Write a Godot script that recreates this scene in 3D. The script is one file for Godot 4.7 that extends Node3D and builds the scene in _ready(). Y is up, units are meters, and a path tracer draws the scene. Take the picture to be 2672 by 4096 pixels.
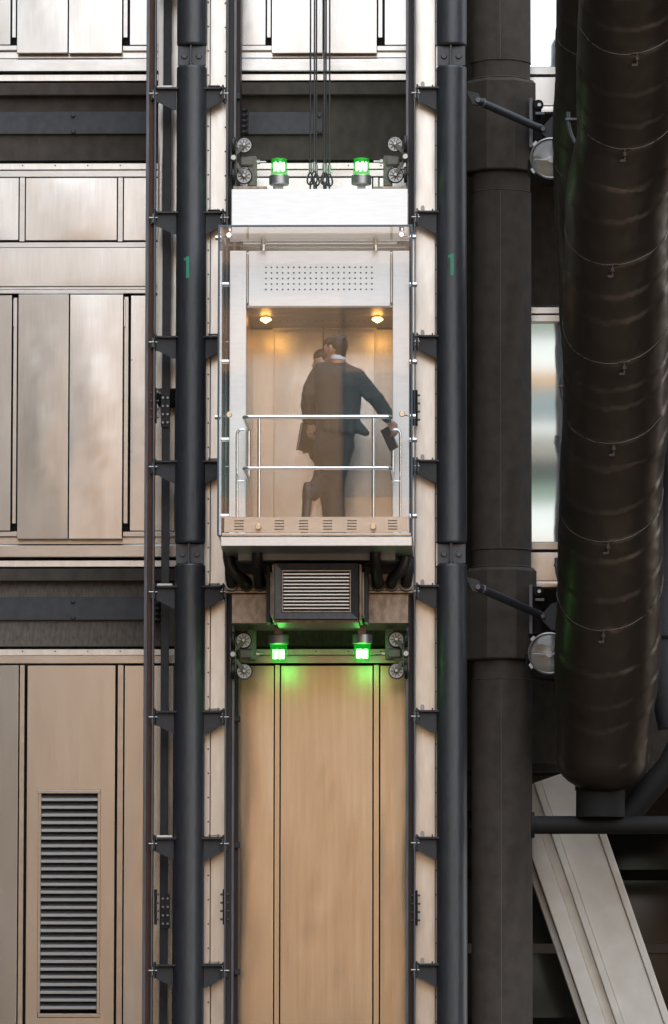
extends Node3D
# A glass wall-climber lift on a steel clad service tower, seen from across the street.
# Sizes are metres, y is up, the street lies at y = 0, the lift's guide columns stand at z = 0 and the facade behind them at z = -1.
const EYE := Vector3(1.44, 1.6, 50.0)      # where the photographer stands
const FOCAL := 23050.0                     # focal length in units of the survey grid (2672 x 4096 across the view)
const AXIS := Vector2(1678.0, 2048.0)
var turn := Basis.from_euler(Vector3(deg_to_rad(5.6), deg_to_rad(0.8), 0.0))
var M := {}                                # materials
var shapes := {}                           # meshes shared between alike pieces
var rng := RandomNumberGenerator.new()
var rough_noise := FastNoiseLite.new()

func _ready() -> void:
	rng.seed = 7
	rough_noise.seed = 3
	rough_noise.frequency = 1.0
	# ---- camera ----
	var cam := Camera3D.new()
	cam.name = "camera"
	cam.projection = Camera3D.PROJECTION_FRUSTUM
	cam.near = 1.0
	cam.far = 400.0
	cam.size = 4096.0 / FOCAL
	cam.frustum_offset = Vector2((1336.0 - AXIS.x) / FOCAL, 0.0)
	cam.transform = Transform3D(turn, EYE)
	add_child(cam)
	cam.current = true
	# ---- sky, exposure ----
	var env := Environment.new()
	env.background_mode = Environment.BG_SKY
	var sky := Sky.new()
	var air := ProceduralSkyMaterial.new()
	air.sky_top_color = Color(0.82, 0.86, 0.91)
	air.sky_horizon_color = Color(0.97, 0.96, 0.94)
	air.sky_curve = 0.12
	air.ground_bottom_color = Color(0.35, 0.34, 0.32)
	air.ground_horizon_color = Color(0.6, 0.59, 0.57)
	air.sun_angle_max = 1.0
	air.energy_multiplier = 2.55
	sky.sky_material = air
	env.sky = sky
	env.tonemap_mode = Environment.TONE_MAPPER_LINEAR
	env.tonemap_exposure = 1.5
	env.sdfgi_enabled = true
	env.ssao_enabled = true
	env.ssil_enabled = true
	var we := WorldEnvironment.new()
	we.name = "world_environment"
	we.environment = env
	add_child(we)
	# ---- sun: stands high behind the tower, lights the houses across the street ----
	var sun := DirectionalLight3D.new()
	sun.name = "sun"
	sun.light_energy = 1.25
	sun.light_color = Color(1.0, 0.93, 0.81)
	sun.light_angular_distance = 0.6
	sun.shadow_enabled = true
	sun.look_at_from_position(Vector3.ZERO, Vector3(0.22, -0.72, 0.66), Vector3.UP)
	add_child(sun)
	make_materials()
	build_street()
	build_facade()
	build_glazed_block()
	build_columns()
	build_rails()
	build_concrete_column()
	build_ducts()
	build_lift()
	build_cables()
	build_people()

# ---------------------------------------------------------------- survey grid to metres
func at(gx, gy, z) -> Vector3:
	var ray: Vector3 = turn * Vector3((gx - AXIS.x) / FOCAL, -(gy - AXIS.y) / FOCAL, -1.0)
	return EYE + ray * ((z - EYE.z) / ray.z)

func unit(z) -> float:            # metres per grid unit at depth z
	return (EYE.z - z) / FOCAL

# ---------------------------------------------------------------- nodes
var taken := {}
func numbered(called: String) -> String:
	taken[called] = taken.get(called, -1) + 1
	return called if taken[called] == 0 else "%s_%03d" % [called, taken[called]]

func thing(called: String, label: String, category: String, where: Vector3, group := "") -> Node3D:
	var o := Node3D.new()
	o.name = numbered(called)
	add_child(o)
	o.position = where
	o.set_meta("label", label)
	o.set_meta("category", category)
	if group:
		o.set_meta("group", group)
	return o

func piece(parent: Node3D, called: String, mesh: Mesh, mat: Material, where, label := "") -> MeshInstance3D:
	var o := MeshInstance3D.new()
	o.name = called
	o.mesh = mesh
	o.material_override = mat
	parent.add_child(o, true)
	o.global_transform = where if where is Transform3D else Transform3D(Basis(), where)
	if label:
		o.set_meta("label", label)
	return o

func structure(called: String, mesh: Mesh, mat: Material, where) -> MeshInstance3D:
	var o := piece(self, called, mesh, mat, where)
	o.set_meta("kind", "structure")
	return o

# a chamfered bar whose front spans a rectangle of the survey grid at depth zf and which reaches back to zb
func bar(parent: Node3D, called: String, mat: Material, x0, y0, x1, y1, zf, zb, bevel := 0.003) -> MeshInstance3D:
	var xm = (x0 + x1) / 2.0
	var ym = (y0 + y1) / 2.0
	var l = at(x0, ym, zf).x
	var r = at(x1, ym, zf).x
	var t = at(xm, y0, zf).y
	var b = at(xm, y1, zf).y
	return piece(parent, called, box(r - l, t - b, zf - zb, bevel), mat, Vector3((l + r) / 2, (t + b) / 2, (zf + zb) / 2))

# likewise a thin sheet of metal, slightly uneven as rolled sheet is
func sheet_bar(parent: Node3D, called: String, mat: Material, x0, y0, x1, y1, zf, thick := 0.02, wave := 0.0012, yaw := 0.0) -> MeshInstance3D:
	var xm = (x0 + x1) / 2.0
	var ym = (y0 + y1) / 2.0
	var l = at(x0, ym, zf).x
	var r = at(x1, ym, zf).x
	var t = at(xm, y0, zf).y
	var b = at(xm, y1, zf).y
	# hung by hand: each sheet stands a hair out of true
	var lie := Basis.from_euler(Vector3(deg_to_rad(rng.randf_range(-0.35, 0.35)), deg_to_rad(rng.randf_range(-0.5, 0.5) + yaw), 0.0)) if thick <= 0.06 and wave > 0.0008 else Basis()
	return piece(parent, called, sheet(r - l, t - b, thick, wave), mat, Transform3D(lie, Vector3((l + r) / 2, (t + b) / 2, zf)))

# ---------------------------------------------------------------- meshes
class MB:
	var v := PackedVector3Array()
	var n := PackedVector3Array()
	func tri(a: Vector3, b: Vector3, c: Vector3, na: Vector3, nb: Vector3, nc: Vector3) -> void:
		if (c - a).cross(b - a).dot(na + nb + nc) < 0.0:
			v.append_array([a, c, b]); n.append_array([na, nc, nb])
		else:
			v.append_array([a, b, c]); n.append_array([na, nb, nc])
	func flat(a: Vector3, b: Vector3, c: Vector3, nn: Vector3) -> void:
		tri(a, b, c, nn, nn, nn)
	func quad(a: Vector3, b: Vector3, c: Vector3, d: Vector3, nn: Vector3) -> void:
		tri(a, b, c, nn, nn, nn); tri(a, c, d, nn, nn, nn)
	func quads(a: Vector3, b: Vector3, c: Vector3, d: Vector3, na: Vector3, nb: Vector3, nc: Vector3, nd: Vector3) -> void:
		tri(a, b, c, na, nb, nc); tri(a, c, d, na, nc, nd)
	func add_box(c: Vector3, s: Vector3, bs := Basis()) -> void:
		for k in 3:
			for sg in [-1.0, 1.0]:
				var e := [Vector3.RIGHT, Vector3.UP, Vector3.BACK]
				var nn: Vector3 = e[k] * sg
				var p: Vector3 = e[(k + 1) % 3] * s[(k + 1) % 3] / 2
				var q: Vector3 = e[(k + 2) % 3] * s[(k + 2) % 3] / 2
				var o: Vector3 = nn * s[k] / 2
				quad(c + bs * (o - p - q), c + bs * (o + p - q), c + bs * (o + p + q), c + bs * (o - p + q), bs * nn)
	func mesh() -> ArrayMesh:
		var a := []
		a.resize(Mesh.ARRAY_MAX)
		a[Mesh.ARRAY_VERTEX] = v
		a[Mesh.ARRAY_NORMAL] = n
		var m := ArrayMesh.new()
		m.add_surface_from_arrays(Mesh.PRIMITIVE_TRIANGLES, a)
		return m

func box(sx, sy, sz, b := 0.003) -> Mesh:
	b = minf(b, minf(sx, minf(sy, sz)) * 0.25)
	var key := "box %.4f %.4f %.4f %.4f" % [sx, sy, sz, b]
	if shapes.has(key):
		return shapes[key]
	var m := MB.new()
	var h := Vector3(sx, sy, sz) / 2
	var e := [Vector3.RIGHT, Vector3.UP, Vector3.BACK]
	for k in 3:
		var i := (k + 1) % 3
		var j := (k + 2) % 3
		for s in [-1.0, 1.0]:
			var o: Vector3 = e[k] * h[k] * s
			var p: Vector3 = e[i] * (h[i] - b)
			var q: Vector3 = e[j] * (h[j] - b)
			m.quad(o - p - q, o + p - q, o + p + q, o - p + q, e[k] * s)
		for s in [-1.0, 1.0]:
			for t in [-1.0, 1.0]:
				var p: Vector3 = e[k] * (h[k] - b)
				var a1: Vector3 = e[i] * h[i] * s + e[j] * (h[j] - b) * t
				var a2: Vector3 = e[i] * (h[i] - b) * s + e[j] * h[j] * t
				m.quad(a1 - p, a1 + p, a2 + p, a2 - p, (e[i] * s + e[j] * t).normalized())
	for sx2 in [-1.0, 1.0]:
		for sy2 in [-1.0, 1.0]:
			for sz2 in [-1.0, 1.0]:
				var s := Vector3(sx2, sy2, sz2)
				var c := h * s
				m.flat(c - Vector3(0, b * s.y, b * s.z), c - Vector3(b * s.x, 0, b * s.z), c - Vector3(b * s.x, b * s.y, 0), s.normalized())
	shapes[key] = m.mesh()
	return shapes[key]

# front face at z = 0, reaching back by thick; a shallow cushion with rolling waves
func sheet(w, h, thick, wave) -> Mesh:
	var m := MB.new()
	var nx := clampi(int(w / 0.07), 2, 14)
	var ny := clampi(int(h / 0.07), 2, 26)
	var o := Vector2(rng.randf() * 90.0, rng.randf() * 90.0)
	var f := func(x: float, y: float) -> Vector3:
		var u: float = 1.0 - pow(absf(2.0 * x / w), 2.2)
		var t: float = 1.0 - pow(absf(2.0 * y / h), 3.0)
		return Vector3(x, y, u * t * (wave * 0.13 * rough_noise.get_noise_2d(o.y + x * 3.4, o.x + y * 1.5) + wave * 0.7 + wave * rough_noise.get_noise_2d(o.x + x * 0.9, o.y + y * 0.45) * 2.0))
	var nf := func(x: float, y: float) -> Vector3:
		var d := 0.012
		return ((f.call(x + d, y) - f.call(x - d, y)) as Vector3).cross(f.call(x, y + d) - f.call(x, y - d)).normalized()
	var e := 0.004
	for i in nx:
		for j in ny:
			var x0: float = lerpf(-w / 2 + e, w / 2 - e, float(i) / nx)
			var x1: float = lerpf(-w / 2 + e, w / 2 - e, float(i + 1) / nx)
			var y0: float = lerpf(-h / 2 + e, h / 2 - e, float(j) / ny)
			var y1: float = lerpf(-h / 2 + e, h / 2 - e, float(j + 1) / ny)
			m.quads(f.call(x0, y0), f.call(x1, y0), f.call(x1, y1), f.call(x0, y1), nf.call(x0, y0), nf.call(x1, y0), nf.call(x1, y1), nf.call(x0, y1))
	# rolled edge and returns
	var ring := [Vector2(-1, -1), Vector2(1, -1), Vector2(1, 1), Vector2(-1, 1)]
	for k in 4:
		var a: Vector2 = ring[k]
		var b: Vector2 = ring[(k + 1) % 4]
		var nn := ((a + b) / 2)
		var n3 := Vector3(nn.x, nn.y, 0)
		var ai := Vector3(a.x * (w / 2 - e), a.y * (h / 2 - e), 0)
		var bi := Vector3(b.x * (w / 2 - e), b.y * (h / 2 - e), 0)
		var ao := Vector3(a.x * w / 2, a.y * h / 2, -e)
		var bo := Vector3(b.x * w / 2, b.y * h / 2, -e)
		m.quads(ai, bi, bo, ao, Vector3(0, 0, 1), Vector3(0, 0, 1), n3, n3)
		m.quad(ao, bo, bo - Vector3(0, 0, thick - e), ao - Vector3(0, 0, thick - e), n3)
	m.quad(Vector3(-w / 2, -h / 2, -thick), Vector3(w / 2, -h / 2, -thick), Vector3(w / 2, h / 2, -thick), Vector3(-w / 2, h / 2, -thick), Vector3(0, 0, -1))
	return m.mesh()

# a sheet of w x h round an opening (x0, y0, x1, y1 from its middle), one piece
func sheet_around(w, h, o: Rect2, thick: float) -> Mesh:
	var m := MB.new()
	var xs := [-w / 2, o.position.x, o.end.x, w / 2]
	var ys := [-h / 2, o.position.y, o.end.y, h / 2]
	for i in 3:
		for j in 3:
			if i != 1 or j != 1:
				for z in [0.0, -thick]:
					m.quad(Vector3(xs[i], ys[j], z), Vector3(xs[i + 1], ys[j], z), Vector3(xs[i + 1], ys[j + 1], z), Vector3(xs[i], ys[j + 1], z), Vector3(0, 0, 1.0 if z == 0.0 else -1.0))
	for k in [[0, 3, 0, 3, 1.0], [1, 2, 1, 2, -1.0]]:
		for s in [0, 1]:
			var x: float = xs[k[s]]
			var y: float = ys[k[s]]
			var sg: float = k[4] * (-1.0 if s == 0 else 1.0)
			m.quad(Vector3(x, ys[k[0]], 0), Vector3(x, ys[k[1]], 0), Vector3(x, ys[k[1]], -thick), Vector3(x, ys[k[0]], -thick), Vector3(sg, 0, 0))
			m.quad(Vector3(xs[k[0]], y, 0), Vector3(xs[k[1]], y, 0), Vector3(xs[k[1]], y, -thick), Vector3(xs[k[0]], y, -thick), Vector3(0, sg, 0))
	return m.mesh()

# turned about y: profile of (radius, height) pairs from the bottom up, edges kept crisp where they turn sharply
func lathe(profile: Array, seg := 24, smooth_profile := false) -> Mesh:
	var key := "lathe %s %d" % [str(profile), seg]
	if shapes.has(key):
		return shapes[key]
	var m := MB.new()
	var ns := []
	for k in profile.size() - 1:
		var d: Vector2 = profile[k + 1] - profile[k]
		ns.append(Vector2(d.y, -d.x).normalized())
	for k in profile.size() - 1:
		var a: Vector2 = profile[k]
		var b: Vector2 = profile[k + 1]
		var n0: Vector2 = ns[k]
		var n1: Vector2 = ns[k]
		if smooth_profile and k > 0:
			n0 = (ns[k] + ns[k - 1]).normalized()
		if smooth_profile and k < ns.size() - 1:
			n1 = (ns[k] + ns[k + 1]).normalized()
		for i in seg:
			var t0 := TAU * i / seg
			var t1 := TAU * (i + 1) / seg
			var c0 := Vector3(cos(t0), 0, sin(t0))
			var c1 := Vector3(cos(t1), 0, sin(t1))
			var up := Vector3.UP
			if seg <= 8:
				var cm := ((c0 + c1) / 2).normalized()
				m.quads(c0 * a.x + up * a.y, c1 * a.x + up * a.y, c1 * b.x + up * b.y, c0 * b.x + up * b.y, cm * n0.x + up * n0.y, cm * n0.x + up * n0.y, cm * n1.x + up * n1.y, cm * n1.x + up * n1.y)
			else:
				m.quads(c0 * a.x + up * a.y, c1 * a.x + up * a.y, c1 * b.x + up * b.y, c0 * b.x + up * b.y, c0 * n0.x + up * n0.y, c1 * n0.x + up * n0.y, c1 * n1.x + up * n1.y, c0 * n1.x + up * n1.y)
	shapes[key] = m.mesh()
	return shapes[key]

func rod(r, h, seg := 20, b := 0.002) -> Mesh:     # solid round bar along y, centred
	b = minf(b, r * 0.3)
	return lathe([Vector2(0, -h / 2), Vector2(r - b, -h / 2), Vector2(r, -h / 2 + b), Vector2(r, h / 2 - b), Vector2(r - b, h / 2), Vector2(0, h / 2)], seg)

func hexagon(r, h) -> Mesh:
	return lathe([Vector2(0, -h / 2), Vector2(r, -h / 2), Vector2(r, h / 2 - 0.15 * r), Vector2(r * 0.86, h / 2), Vector2(0, h / 2)], 6)

func disc_pin(r, h) -> Mesh:
	return lathe([Vector2(0, -h / 2), Vector2(r, -h / 2), Vector2(r, h / 2 - 0.2 * r), Vector2(r * 0.85, h / 2), Vector2(r * 0.2, h / 2), Vector2(r * 0.12, h / 2 - 0.1 * r), Vector2(0, h / 2 - 0.1 * r)], 20)

# an extruded outline (x, y), centred in z
func prism(poly: PackedVector2Array, depth: float) -> Mesh:
	var key := "prism %s %.4f" % [str(poly), depth]
	if shapes.has(key):
		return shapes[key]
	var m := MB.new()
	var idx := Geometry2D.triangulate_polygon(poly)
	for k in range(0, idx.size(), 3):
		for s in [-1.0, 1.0]:
			var z: float = s * depth / 2
			m.flat(Vector3(poly[idx[k]].x, poly[idx[k]].y, z), Vector3(poly[idx[k + 1]].x, poly[idx[k + 1]].y, z), Vector3(poly[idx[k + 2]].x, poly[idx[k + 2]].y, z), Vector3(0, 0, s))
	var sg := -1.0 if Geometry2D.is_polygon_clockwise(poly) else 1.0
	for k in poly.size():
		var a := poly[k]
		var b := poly[(k + 1) % poly.size()]
		var d := (b - a).normalized()
		m.quad(Vector3(a.x, a.y, depth / 2), Vector3(b.x, b.y, depth / 2), Vector3(b.x, b.y, -depth / 2), Vector3(a.x, a.y, -depth / 2), Vector3(d.y, -d.x, 0) * sg)
	shapes[key] = m.mesh()
	return shapes[key]

# a round bar along a path; radii may vary; path in world or local metres
func tube(path: Array, radii, seg := 16, caps := true) -> Mesh:
	var m := MB.new()
	var rings := []
	var outs := []
	var side := Vector3.ZERO
	var cnt := path.size()
	for k in cnt:
		var d: Vector3 = (path[mini(k + 1, cnt - 1)] - path[maxi(k - 1, 0)]).normalized()
		if k == 0:
			side = d.cross(Vector3.BACK if absf(d.z) < 0.9 else Vector3.RIGHT).normalized()
		side = (side - d * side.dot(d)).normalized()
		var up := d.cross(side)
		var r: float = radii[k] if radii is Array else radii
		var ring := []
		var out := []
		for i in seg:
			var t := TAU * i / seg
			var o := side * cos(t) + up * sin(t)
			ring.append(path[k] + o * r)
			out.append(o)
		rings.append(ring)
		outs.append(out)
	for k in cnt - 1:
		for i in seg:
			var j := (i + 1) % seg
			m.quads(rings[k][i], rings[k][j], rings[k + 1][j], rings[k + 1][i], outs[k][i], outs[k][j], outs[k + 1][j], outs[k + 1][i])
	if caps:
		for e in [0, cnt - 1]:
			var d: Vector3 = (path[0] - path[1]).normalized() if e == 0 else (path[cnt - 1] - path[cnt - 2]).normalized()
			for i in seg:
				m.flat(path[e], rings[e][i], rings[e][(i + 1) % seg], d)
	return m.mesh()

# rounds the corners of a path
func rounded(points: Array, r: float, steps := 5) -> Array:
	var out := [points[0]]
	for k in range(1, points.size() - 1):
		var p: Vector3 = points[k]
		var a: Vector3 = p + (points[k - 1] - p).normalized() * minf(r, (points[k - 1] - p).length() * 0.49)
		var b: Vector3 = p + (points[k + 1] - p).normalized() * minf(r, (points[k + 1] - p).length() * 0.49)
		for s in steps + 1:
			var t := float(s) / steps
			out.append(a.lerp(p, t).lerp(p.lerp(b, t), t))
	out.append(points[-1])
	return out

# a plate with openings: cells = [[Rect2 cell, half length, half height], ...] (rounded slots; a round hole where both are equal), the rest plain rectangles
func pierced(cells: Array, plain: Array, depth: float) -> Mesh:
	var m := MB.new()
	for r: Rect2 in plain:
		m.add_box(Vector3(r.get_center().x, r.get_center().y, -depth / 2), Vector3(r.size.x, r.size.y, depth))
	for c in cells:
		var rect: Rect2 = c[0]
		var mid := rect.get_center()
		var angles := []
		for i in 24:
			angles.append(TAU * (i + 0.5) / 24)
		for p in [Vector2(-1, -1), Vector2(1, -1), Vector2(1, 1), Vector2(-1, 1)]:
			angles.append(fposmod((p * rect.size).angle(), TAU))
		angles.sort()
		var inner := []
		var outer := []
		for t in angles:
			var d := Vector2(cos(t), sin(t))
			outer.append(mid + d * minf(rect.size.x / 2 / maxf(absf(d.x), 1e-6), rect.size.y / 2 / maxf(absf(d.y), 1e-6)))
			var a: float = c[1]
			var b: float = c[2]
			var s: float = a - b
			var reach: float = b / maxf(absf(d.y), 1e-6)
			if absf(d.x) * reach > s:
				var q := absf(d.x) * s
				reach = q + sqrt(maxf(0.0, q * q - s * s + b * b))
			inner.append(mid + d * reach)
		for i in angles.size():
			var j := (i + 1) % angles.size()
			var v := func(p: Vector2, z: float) -> Vector3: return Vector3(p.x, p.y, z)
			m.quad(v.call(outer[i], 0), v.call(outer[j], 0), v.call(inner[j], 0), v.call(inner[i], 0), Vector3(0, 0, 1))
			m.quad(v.call(outer[i], -depth), v.call(outer[j], -depth), v.call(inner[j], -depth), v.call(inner[i], -depth), Vector3(0, 0, -1))
			var ni: Vector2 = (mid - (inner[i] + inner[j]) / 2).normalized()
			m.quad(v.call(inner[i], 0), v.call(inner[j], 0), v.call(inner[j], -depth), v.call(inner[i], -depth), Vector3(ni.x, ni.y, 0))
	return m.mesh()

# turns a shape made along y to lie along another axis
func along(dir: Vector3, where: Vector3) -> Transform3D:
	var y := dir.normalized()
	var x := y.cross(Vector3.BACK if absf(y.z) < 0.9 else Vector3.UP).normalized()
	return Transform3D(Basis(x, y, x.cross(y)), where)

# ---------------------------------------------------------------- materials
func lin(r, g, b, a := 1.0) -> Color:
	return Color(r, g, b, a).linear_to_srgb()

func grain(freq: float, lo: Color, hi: Color, octaves := 4, kind := FastNoiseLite.TYPE_SIMPLEX_SMOOTH, sd := 1, mid = null, size := 512) -> NoiseTexture2D:
	var n := FastNoiseLite.new()
	n.noise_type = kind
	n.seed = sd
	n.frequency = freq
	n.fractal_octaves = octaves
	var g := Gradient.new()
	g.set_color(0, lo)
	g.set_color(1, hi)
	if mid != null:
		g.add_point(mid[0], mid[1])
	var t := NoiseTexture2D.new()
	t.width = size
	t.height = size
	t.seamless = true
	t.noise = n
	t.color_ramp = g
	return t

func paint(called: String, color: Color, rough: float, metal := 0.0) -> StandardMaterial3D:
	var m := StandardMaterial3D.new()
	m.resource_name = called
	m.albedo_color = color
	m.roughness = rough
	m.metallic = metal
	M[called] = m
	return m

func dress(m: StandardMaterial3D, scale: Vector3, color_tex = null, rough_tex = null, bump_tex = null, bump := 0.0) -> void:
	m.uv1_triplanar = true
	m.uv1_world_triplanar = true
	m.uv1_triplanar_sharpness = 6.0
	m.uv1_scale = scale
	if color_tex:
		m.albedo_texture = color_tex
	if rough_tex:
		m.roughness_texture = rough_tex
		m.roughness_texture_channel = BaseMaterial3D.TEXTURE_CHANNEL_RED
	if bump_tex:
		m.heightmap_enabled = true
		m.heightmap_texture = bump_tex
		m.heightmap_scale = bump

func stain(m: StandardMaterial3D, scale: Vector3, tex) -> void:
	m.detail_enabled = true
	m.detail_albedo = tex
	m.detail_blend_mode = BaseMaterial3D.BLEND_MODE_MUL
	m.detail_uv_layer = BaseMaterial3D.DETAIL_UV_2
	m.uv2_triplanar = true
	m.uv2_world_triplanar = true
	m.uv2_triplanar_sharpness = 6.0
	m.uv2_scale = scale

func make_materials() -> void:
	var g := func(x: float) -> Color: return Color(x, x, x)
	var streak = grain(0.02, g.call(0.965), g.call(1.0), 5, FastNoiseLite.TYPE_SIMPLEX_SMOOTH, 11)
	var streak_rough = grain(0.025, g.call(0.90), g.call(1.0), 5, FastNoiseLite.TYPE_SIMPLEX_SMOOTH, 12)
	var cloudy = grain(0.008, Color(0.94, 0.925, 0.91), Color(1, 1, 1), 5, FastNoiseLite.TYPE_SIMPLEX_SMOOTH, 13)
	var dirty = grain(0.012, Color(0.86, 0.84, 0.82), Color(1, 1, 1), 6, FastNoiseLite.TYPE_SIMPLEX_SMOOTH, 14, [0.35, Color(0.96, 0.955, 0.95)])
	var fine = grain(0.09, g.call(0.75), g.call(1.0), 4, FastNoiseLite.TYPE_SIMPLEX_SMOOTH, 15)
	var mottled = grain(0.014, Color(0.78, 0.77, 0.76), Color(1, 1, 1), 6, FastNoiseLite.TYPE_SIMPLEX_SMOOTH, 16)
	var pits = grain(0.12, g.call(0.45), g.call(1.0), 3, FastNoiseLite.TYPE_CELLULAR, 17)
	var rusty = grain(0.02, Color(0.74, 0.69, 0.64), Color(1.0, 0.98, 0.96), 6, FastNoiseLite.TYPE_SIMPLEX_SMOOTH, 18)
	var m
	# satin stainless steel in several finishes
	m = paint("steel", lin(0.66, 0.635, 0.605), 0.25, 0.97)
	dress(m, Vector3(5.0, 0.2, 5.0), streak, streak_rough)
	stain(m, Vector3(0.7, 0.16, 0.7), cloudy)
	m = paint("steel_trim", lin(0.60, 0.58, 0.555), 0.26, 0.97)
	dress(m, Vector3(0.5, 2.0, 2.0), streak, streak_rough)
	stain(m, Vector3(0.5, 1.2, 0.5), cloudy)
	m = paint("steel_weathered", lin(0.68, 0.61, 0.51), 0.24, 0.95)
	dress(m, Vector3(7.0, 0.22, 7.0), streak, streak_rough)
	stain(m, Vector3(4.0, 0.12, 4.0), cloudy)
	m = paint("steel_casing", lin(0.84, 0.80, 0.74), 0.34, 0.85)
	dress(m, Vector3(4.0, 0.35, 4.0), streak, streak_rough)
	stain(m, Vector3(2.2, 0.7, 2.2), cloudy)
	m = paint("steel_bright", lin(0.76, 0.755, 0.74), 0.34, 0.95)
	dress(m, Vector3(1.6, 1.6, 1.6), streak, streak_rough)
	m = paint("steel_white", lin(0.92, 0.905, 0.88), 0.38, 0.5)
	dress(m, Vector3(0.4, 3.0, 3.0), streak)
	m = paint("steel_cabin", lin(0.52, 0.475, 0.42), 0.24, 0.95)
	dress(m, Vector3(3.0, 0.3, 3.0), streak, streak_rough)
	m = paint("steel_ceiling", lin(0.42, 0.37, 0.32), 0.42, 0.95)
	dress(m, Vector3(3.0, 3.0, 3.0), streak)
	m = paint("chrome", lin(0.80, 0.80, 0.80), 0.16, 1.0)
	m = paint("steel_stained", lin(0.44, 0.385, 0.33), 0.42, 0.8)
	dress(m, Vector3(1.1, 0.7, 1.1), rusty, streak_rough)
	stain(m, Vector3(3.0, 0.8, 3.0), dirty)
	m = paint("galvanised", lin(0.50, 0.49, 0.47), 0.5, 0.8)
	dress(m, Vector3(6, 6, 6), grain(0.05, g.call(0.7), g.call(1.0), 2, FastNoiseLite.TYPE_CELLULAR, 19), streak_rough)
	m = paint("aluminium", lin(0.56, 0.55, 0.54), 0.42, 0.85)
	dress(m, Vector3(5, 5, 5), fine)
	m = paint("bolt_steel", lin(0.50, 0.49, 0.46), 0.4, 0.9)
	m = paint("dark_bolt", lin(0.09, 0.085, 0.08), 0.5, 0.3)
	# paints
	m = paint("column_paint", lin(0.042, 0.046, 0.055), 0.46)
	m.metallic_specular = 0.62
	dress(m, Vector3(3, 0.5, 3), mottled, streak_rough, fine, 0.03)
	stain(m, Vector3(4.0, 0.45, 4.0), grain(0.02, Color(0.55, 0.55, 0.56), Color(1, 1, 1), 5, FastNoiseLite.TYPE_SIMPLEX_SMOOTH, 23, [0.33, Color(0.97, 0.97, 0.97)]))
	m = paint("bracket_paint", lin(0.032, 0.033, 0.037), 0.5)
	dress(m, Vector3(3, 3, 3), mottled)
	m = paint("plate_paint", lin(0.052, 0.054, 0.062), 0.5)
	dress(m, Vector3(1.0, 1.0, 1.0), mottled)
	m = paint("rail_rust", lin(0.115, 0.048, 0.027), 0.58, 0.1)
	dress(m, Vector3(6, 0.6, 6), rusty)
	m = paint("rail_dark", lin(0.030, 0.019, 0.016), 0.55, 0.1)
	dress(m, Vector3(6, 0.6, 6), rusty)
	m = paint("rail_grey", lin(0.15, 0.15, 0.165), 0.40, 0.4)
	dress(m, Vector3(6, 0.5, 6), mottled)
	m = paint("rusty_iron", lin(0.045, 0.026, 0.018), 0.7)
	m = paint("black_paint", lin(0.018, 0.017, 0.016), 0.7)
	m.metallic_specular = 0.3
	m = paint("sealant", lin(0.07, 0.068, 0.065), 0.7)
	m = paint("housing_paint", lin(0.20, 0.185, 0.185), 0.55, 0.2)
	dress(m, Vector3(5, 5, 5), rusty)
	m = paint("grille_paint", lin(0.060, 0.056, 0.054), 0.42, 0.3)
	dress(m, Vector3(2, 2, 2), mottled)
	m = paint("green_paint", lin(0.040, 0.30, 0.165), 0.6)
	m = paint("white_paint", lin(0.84, 0.785, 0.70), 0.55)
	dress(m, Vector3(0.8, 0.8, 0.8), cloudy)
	m = paint("grey_paint", lin(0.30, 0.29, 0.275), 0.6)
	# stone, concrete, street
	m = paint("concrete", lin(0.110, 0.090, 0.071), 0.85)
	dress(m, Vector3(0.8, 0.6, 0.8), mottled, null, pits, 0.12)
	stain(m, Vector3(2.6, 2.6, 2.6), fine)
	m = paint("concrete_stained", lin(0.185, 0.160, 0.132), 0.85)
	dress(m, Vector3(1.4, 1.0, 1.4), dirty, null, pits, 0.2)
	stain(m, Vector3(4.0, 1.4, 4.0), mottled)
	m = paint("cavity_lining", lin(0.13, 0.125, 0.12), 0.9)
	m = paint("sandstone", lin(0.54, 0.28, 0.095), 0.9)
	dress(m, Vector3(0.25, 0.25, 0.25), cloudy)
	m = paint("grey_stone", lin(0.26, 0.235, 0.205), 0.9)
	m = paint("asphalt", lin(0.125, 0.098, 0.072), 0.9)
	dress(m, Vector3(0.4, 0.4, 0.4), mottled)
	# ducts and rubber
	m = paint("duct_metal", lin(0.088, 0.072, 0.058), 0.36, 0.9)
	dress(m, Vector3(0.5, 0.5, 0.5), cloudy)
	m = paint("duct_seam", lin(0.075, 0.058, 0.043), 0.55, 0.6)
	m = paint("hose_rubber", lin(0.030, 0.025, 0.021), 0.34)
	m = paint("tyre_rubber", lin(0.010, 0.010, 0.012), 0.45)
	m = paint("cable_steel", lin(0.075, 0.073, 0.073), 0.5, 0.5)
	m = paint("woven_jacket", lin(0.22, 0.22, 0.24), 0.7)
	dress(m, Vector3(14, 14, 14), grain(0.16, g.call(0.3), g.call(1.0), 1, FastNoiseLite.TYPE_CELLULAR, 21))
	# glass
	m = paint("glass", Color(0.86, 0.95, 0.94, 0.02), 0.0)
	m.transparency = BaseMaterial3D.TRANSPARENCY_ALPHA
	m.metallic_specular = 0.5
	m = paint("glass_edge", lin(0.06, 0.11, 0.15), 0.12)
	m = paint("window_glass", lin(0.62, 0.68, 0.70), 0.04, 0.85)
	m = paint("dark_glass", lin(0.03, 0.036, 0.038), 0.06)
	m = paint("green_infill", lin(0.15, 0.22, 0.175), 0.5)
	m = paint("blue_infill", lin(0.17, 0.225, 0.25), 0.5)
	m = paint("pale_blind", lin(0.72, 0.74, 0.76), 0.8)
	m = paint("lamp_glass", Color(0.9, 0.92, 0.9, 0.12), 0.05)
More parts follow.
